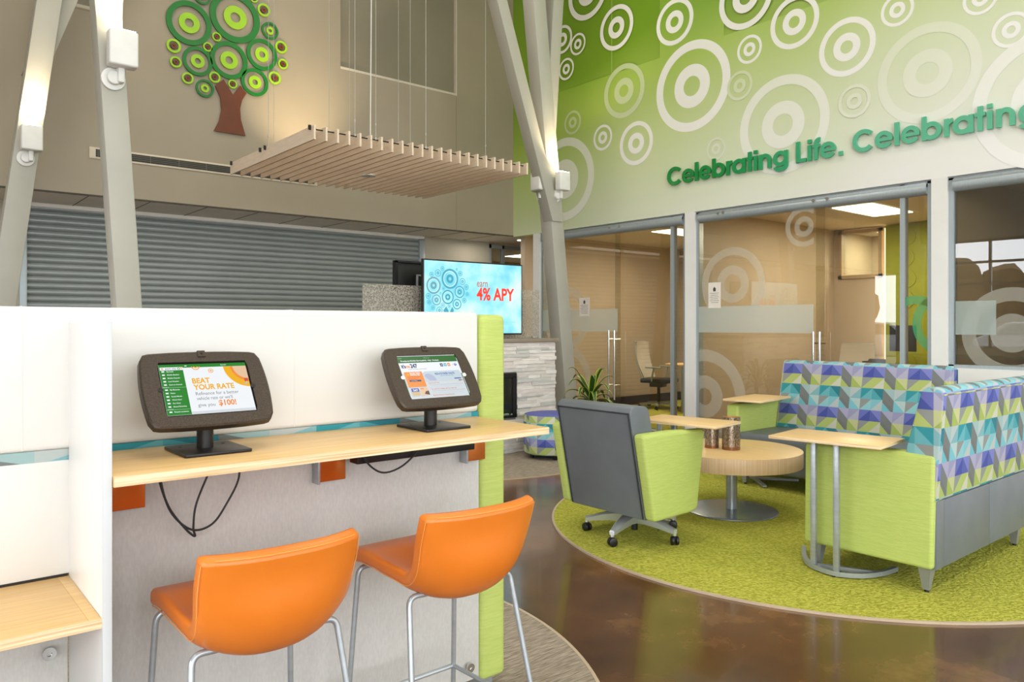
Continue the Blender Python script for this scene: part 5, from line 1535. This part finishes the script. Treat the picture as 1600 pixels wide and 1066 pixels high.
# textured privacy glass
def privacy():
    m, nt, bs = newmat('hammered_privacy_glass')
    v = coord(nt); n = nt.nodes.new('ShaderNodeTexNoise'); n.inputs['Scale'].default_value = 75; n.inputs['Detail'].default_value = 2; nt.links.new(v, n.inputs['Vector'])
    r = nt.nodes.new('ShaderNodeValToRGB'); e = r.color_ramp.elements; e[0].position = .47; e[0].color = (.18, .18, .18, 1); e[1].position = .55; e[1].color = (.80, .80, .80, 1)
    nt.links.new(n.outputs[0], r.inputs[0]); nt.links.new(r.outputs[0], bs.inputs['Alpha'])
    bs.inputs['Base Color'].default_value = rgb(176, 170, 156); bs.inputs['Roughness'].default_value = .35
    return m
pg = thing('privacy_glass', 'hammered translucent glass screen standing on the fireplace mantel', 'glass screen', (4.65, 6.47, 1.2))
b = B(); add_box(b, 3.535, 5.775, 6.465, 6.475, 1.2035, 1.742, .001); obj('pane', b, privacy(), pg)
for x in (3.6, 5.70):
    b = B(); add_box(b, x - .03, x + .03, 6.45, 6.49, 1.2035, 1.222, .002); obj('clamp', b, M['steel'], pg)

# ================================================================ PLANT
pl = thing('potted_plant', 'potted dracaena with yellow-edged leaves behind the swivel chair', 'plant', (5.96, 5.83, 0))
b = B(); add_lathe(b, [(0, .0065), (.13, .0065), (.17, .40), (.165, .41), (.15, .40), (.145, .37), (0, .37)], (5.96, 5.83, 0), 40); obj('pot', b, M['pot'], pl)
b = B(); add_lathe(b, [(0, .385), (.148, .372)], (5.96, 5.83, 0), 30); obj('soil', b, M['soil'], pl)
b = B(); add_tube(b, [(5.96, 5.83, .37), (5.955, 5.83, .60)], .014, 10); obj('stem', b, mat('plant_stem', (92, 90, 50), .7), pl)
M['leaf'] = mat('deep_green_leaf', (48, 84, 30), .35, c2=(34, 66, 22), nscale=12); M['leaf_edge'] = mat('yellow_green_leaf_edge', (186, 198, 70), .4)
def leaf(base, ang, L_, rise, droop, w):
    b = B(); d = Vector((math.cos(ang), math.sin(ang), 0)); s = Vector((-d.y, d.x, 0)); n = 12; rows = []
    for i in range(n + 1):
        t_ = i / n
        p = Vector(base) + d * (L_ * t_ * (1 - .12 * t_)) + Vector((0, 0, rise * math.sin(min(1, t_ * 1.15) * PI / 2) - droop * t_ ** 3))
        ww = w * (math.sin(PI * min(1, .12 + .88 * t_) ** .8) ** .75) if t_ < 1 else .001
        rows.append([b.verts.new(p + s * (ww * k_) + Vector((0, 0, abs(k_) * ww * .35))) for k_ in (-1, -.74, 0, .74, 1)])
    for A, Q in zip(rows, rows[1:]):
        for j in range(4):
            f = b.faces.new([A[j], A[j + 1], Q[j + 1], Q[j]]); f.material_index = 1 if j in (0, 3) else 0
    o = obj('leaf', b, [M['leaf'], M['leaf_edge']], pl, smooth=80)
    return o
rr = random.Random(5)
cr_ = Vector((.769, -.639, 0))       # a direction used only to spread the crown
for i in range(24):
    a = i * 2.399 + rr.uniform(-.2, .2); lvl = i / 24.0
    L_ = rr.uniform(.30, .40) * (1.05 - .40 * lvl)
    leaf((5.955 + .02 * math.cos(a), 5.83 + .02 * math.sin(a), .50 + .12 * lvl), a, L_, .02 + .30 * lvl + rr.uniform(-.02, .05), .20 * (1 - lvl) + .05, rr.uniform(.028, .038))

# ================================================================ OFFICE FURNITURE
def task_chair(label, loc, rot):
    t_ = thing('office_chair', label, 'office chair', (0, 0, 0), group='pale mesh office chairs')
    b = B()
    n = 10; rows = []
    for i in range(n + 1):
        z = .50 + .58 * i / n; y = -.20 - .10 * math.sin(i / n * 2.2) - .04 * i / n; w = .21 + .03 * math.sin(i / n * PI)
        rows.append([(s * w, y + .05 * (s * s), z) for s in (-1, -.5, 0, .5, 1)])
    vf = [[b.verts.new(p) for p in r_] for r_ in rows]; vb = [[b.verts.new((p[0], p[1] - .018, p[2])) for p in r_] for r_ in rows]
    for i in range(n):
        for j in range(4):
            b.faces.new([vf[i][j], vf[i][j + 1], vf[i + 1][j + 1], vf[i + 1][j]]); b.faces.new([vb[i][j + 1], vb[i][j], vb[i + 1][j], vb[i + 1][j + 1]])
        b.faces.new([vf[i][0], vf[i + 1][0], vb[i + 1][0], vb[i][0]]); b.faces.new([vf[i + 1][4], vf[i][4], vb[i][4], vb[i + 1][4]])
    for i in (0, n):
        for j in range(4): b.faces.new([vf[i][j], vb[i][j], vb[i][j + 1], vf[i][j + 1]])
    bmesh.ops.recalc_face_normals(b, faces=b.faces[:])
    obj('backrest', b, M['mesh_grey'], t_, smooth=70)
    b = B()
    for s in (-1, 1): add_tube(b, [(s * .22, -.20, .5), (s * .24, -.27, .75), (s * .215, -.33, 1.08)], .010, 8)
    add_tube(b, [(-.21, -.335, 1.08), (.21, -.335, 1.08)], .010, 8)
    obj('back_frame', b, M['frame'], t_)
    b = B(); add_box(b, -.24, .24, -.22, .25, .42, .49, .025, 3); obj('seat', b, M['black'], t_)
    for s in (-1, 1):
        b = B(); add_tube(b, [(s * .22, -.02, .44), (s * .27, .0, .50), (s * .27, .04, .66)], .014, 8); add_box(b, s * .27 - .04, s * .27 + .04, -.10, .16, .66, .685, .01); obj('armrest', b, M['frame'], t_)
    b = B(); add_cyl(b, (0, 0, .09), .025, .34, 'z', 16); add_box(b, -.1, .1, -.12, .1, .35, .43, .01); obj('gas_lift', b, M['black'], t_)
    for k in range(5):
        a = R(18 + 72 * k); e = (math.cos(a) * .31, math.sin(a) * .31)
        b = B(); add_flat(b, (0, 0, .10), (e[0], e[1], .072), .04, .03, r=.004); g = obj('leg', b, M['frame'], t_)
        b = B(); add_cyl(b, (e[0] - .012, e[1], .035), .028, .024, 'x', 16); add_cyl(b, (e[0], e[1], .04), .008, .03, 'z', 8); obj('caster', b, M['black'], g)
    t_.location = loc; t_.rotation_euler = (0, 0, rot)
    return t_
oc = task_chair('pale high-backed office chair at the table in the left glass office', (9.72, 7.98, .0), R(195))
dup(oc, (10.35, 5.12, 0), 'pale office chair whose top shows beside the bright wall edge', R(100))
tb = thing('office_table', 'round-cornered maple office table in the left glass office', 'table', (9.75, 7.3, 0))
b = B(); add_prism(b, [(9.42, 7.35), (9.50, 7.68), (9.75, 7.80), (10.6, 7.60), (10.6, 6.6), (9.7, 6.5), (9.45, 6.9)], 'z', .715, .742, .004); obj('tabletop', b, M['maple_x'], tb)
for x, y in ((9.62, 7.42), (10.45, 7.3), (9.75, 6.7)):
    b = B(); add_tube(b, [(x, y, .0065), (x, y, .715)], .028, 16); obj('leg', b, M['frame'], tb)
mo = thing('monitor', 'black monitor edge in front of the olive office wall', 'monitor', (10.45, 4.60, .75))
b = B(); add_box(b, 10.44, 10.47, 4.30, 4.64, 1.0, 1.345, .006); obj('display', b, M['black'], mo)
b = B(); add_tube(b, [(10.48, 4.45, .745), (10.48, 4.45, 1.1)], .018, 10); add_box(b, 10.40, 10.58, 4.36, 4.54, .7425, .752, .002); obj('stand', b, M['steel'], mo)
ds = thing('office_desk', 'maple desk behind the far sofa in the office with the olive wall', 'desk', (10.3, 4.2, 0))
b = B(); add_box(b, 9.95, 10.85, 3.1, 4.9, .715, .742, .003); obj('worktop', b, M['maple_y'], ds)
for x, y in ((10.0, 3.2), (10.8, 3.2), (10.0, 4.8), (10.8, 4.8)):
    b = B(); add_bar(b, (x, y, 0), (x, y, .715), .05, .05, .003); obj('leg', b, M['frame'], ds)
ph = thing('desk_phone', 'black desk phone beside the monitor in the olive-walled office', 'phone', (10.15, 4.72, .742))
b = B(); add_prism(b, [(10.05, .7425), (10.25, .7425), (10.25, .90), (10.20, .90), (10.05, .79)], 'y', 4.60, 4.80, .004); obj('body', b, M['black'], ph)
b = B(); add_box(b, 10.08, 10.24, 4.80, 4.84, .83, .87, .01); add_box(b, 10.1, 10.2, 4.79, 4.82, .80, .84); obj('handset', b, M['black'], ph)

# ================================================================ OUTSIDE the window walls (seen mirrored in the office glass)
b = B(); add_box(b, -70, UL - .2, -60, 60, -.25, -.15); struct('ground_outside', b, mat('asphalt', (150, 150, 148), .9, nscale=3))
M['foliage'] = mat('autumn_foliage', (118, 116, 72), .9, c2=(74, 84, 48), nscale=1.4, bump=1, bscale=5); M['foliage2'] = mat('rust_foliage', (138, 106, 70), .9, c2=(96, 80, 54), nscale=1.4, bump=1, bscale=5)
M['bark_t'] = mat('tree_bark', (90, 74, 58), .9)
rr = random.Random(21)
for i in range(14):
    y = -13 + i * 3.7 + rr.uniform(-.3, .3); x = -31 + (i % 2) * 6.5; h = rr.uniform(3.3, 4.7)
    t_ = thing('tree', 'autumn tree outside across the parking lot', 'tree', (x, y, -.15), group='autumn trees across the parking lot')
    b = B(); add_cyl(b, (x, y, -.15), .2, h * .5, 'z', 10); obj('trunk', b, M['bark_t'], t_)
    b = B()
    for k in range(9):
        t2 = bmesh.new(); bmesh.ops.create_icosphere(t2, subdivisions=2, radius=rr.uniform(.8, 1.15))
        for v_ in t2.verts: v_.co *= 1 + rr.uniform(-.14, .14)
        merge(b, t2, 0, Matrix.Translation((x + rr.uniform(-1.0, 1.0), y + rr.uniform(-1.3, 1.3), h * rr.uniform(.32, .85))))
    obj('crown', b, M['foliage'] if rr.random() < .5 else M['foliage2'], t_)
M['car_paint'] = mat('silver_car_paint', (206, 210, 214), .3, .4); M['tyre'] = mat('tyre_rubber', (26, 26, 27), .8); M['car_glass'] = mat('car_glass', (60, 70, 78), .1)
def car(x, y, label):
    t_ = thing('car', label, 'car', (x, y, -.15))
    b = B(); add_prism(b, [(y - 2.2, .2), (y - 2.2, .75), (y - 1.3, .95), (y - .7, 1.45), (y + 1.2, 1.45), (y + 1.9, 1.0), (y + 2.2, .9), (y + 2.2, .2)], 'x', x - .85, x + .85, .08, 3); obj('body', b, M['car_paint'], t_)
    b = B(); add_prism(b, [(y - 1.1, 1.0), (y - .66, 1.38), (y + 1.1, 1.38), (y + 1.6, 1.03)], 'x', x - .87, x + .87, .01); obj('window', b, M['car_glass'], t_)
    for yy in (y - 1.4, y + 1.4):
        for xx in (x - .88, x + .70):
            b = B(); add_cyl(b, (xx, yy, .18), .33, .18, 'x', 24); obj('wheel', b, M['tyre'], t_)
car(-13.5, 7.5, 'silver car parked outside nearest the building'); car(-13.8, 13.2, 'silver car parked outside farther along'); car(-15, 1.0, 'silver car parked outside at the near end')
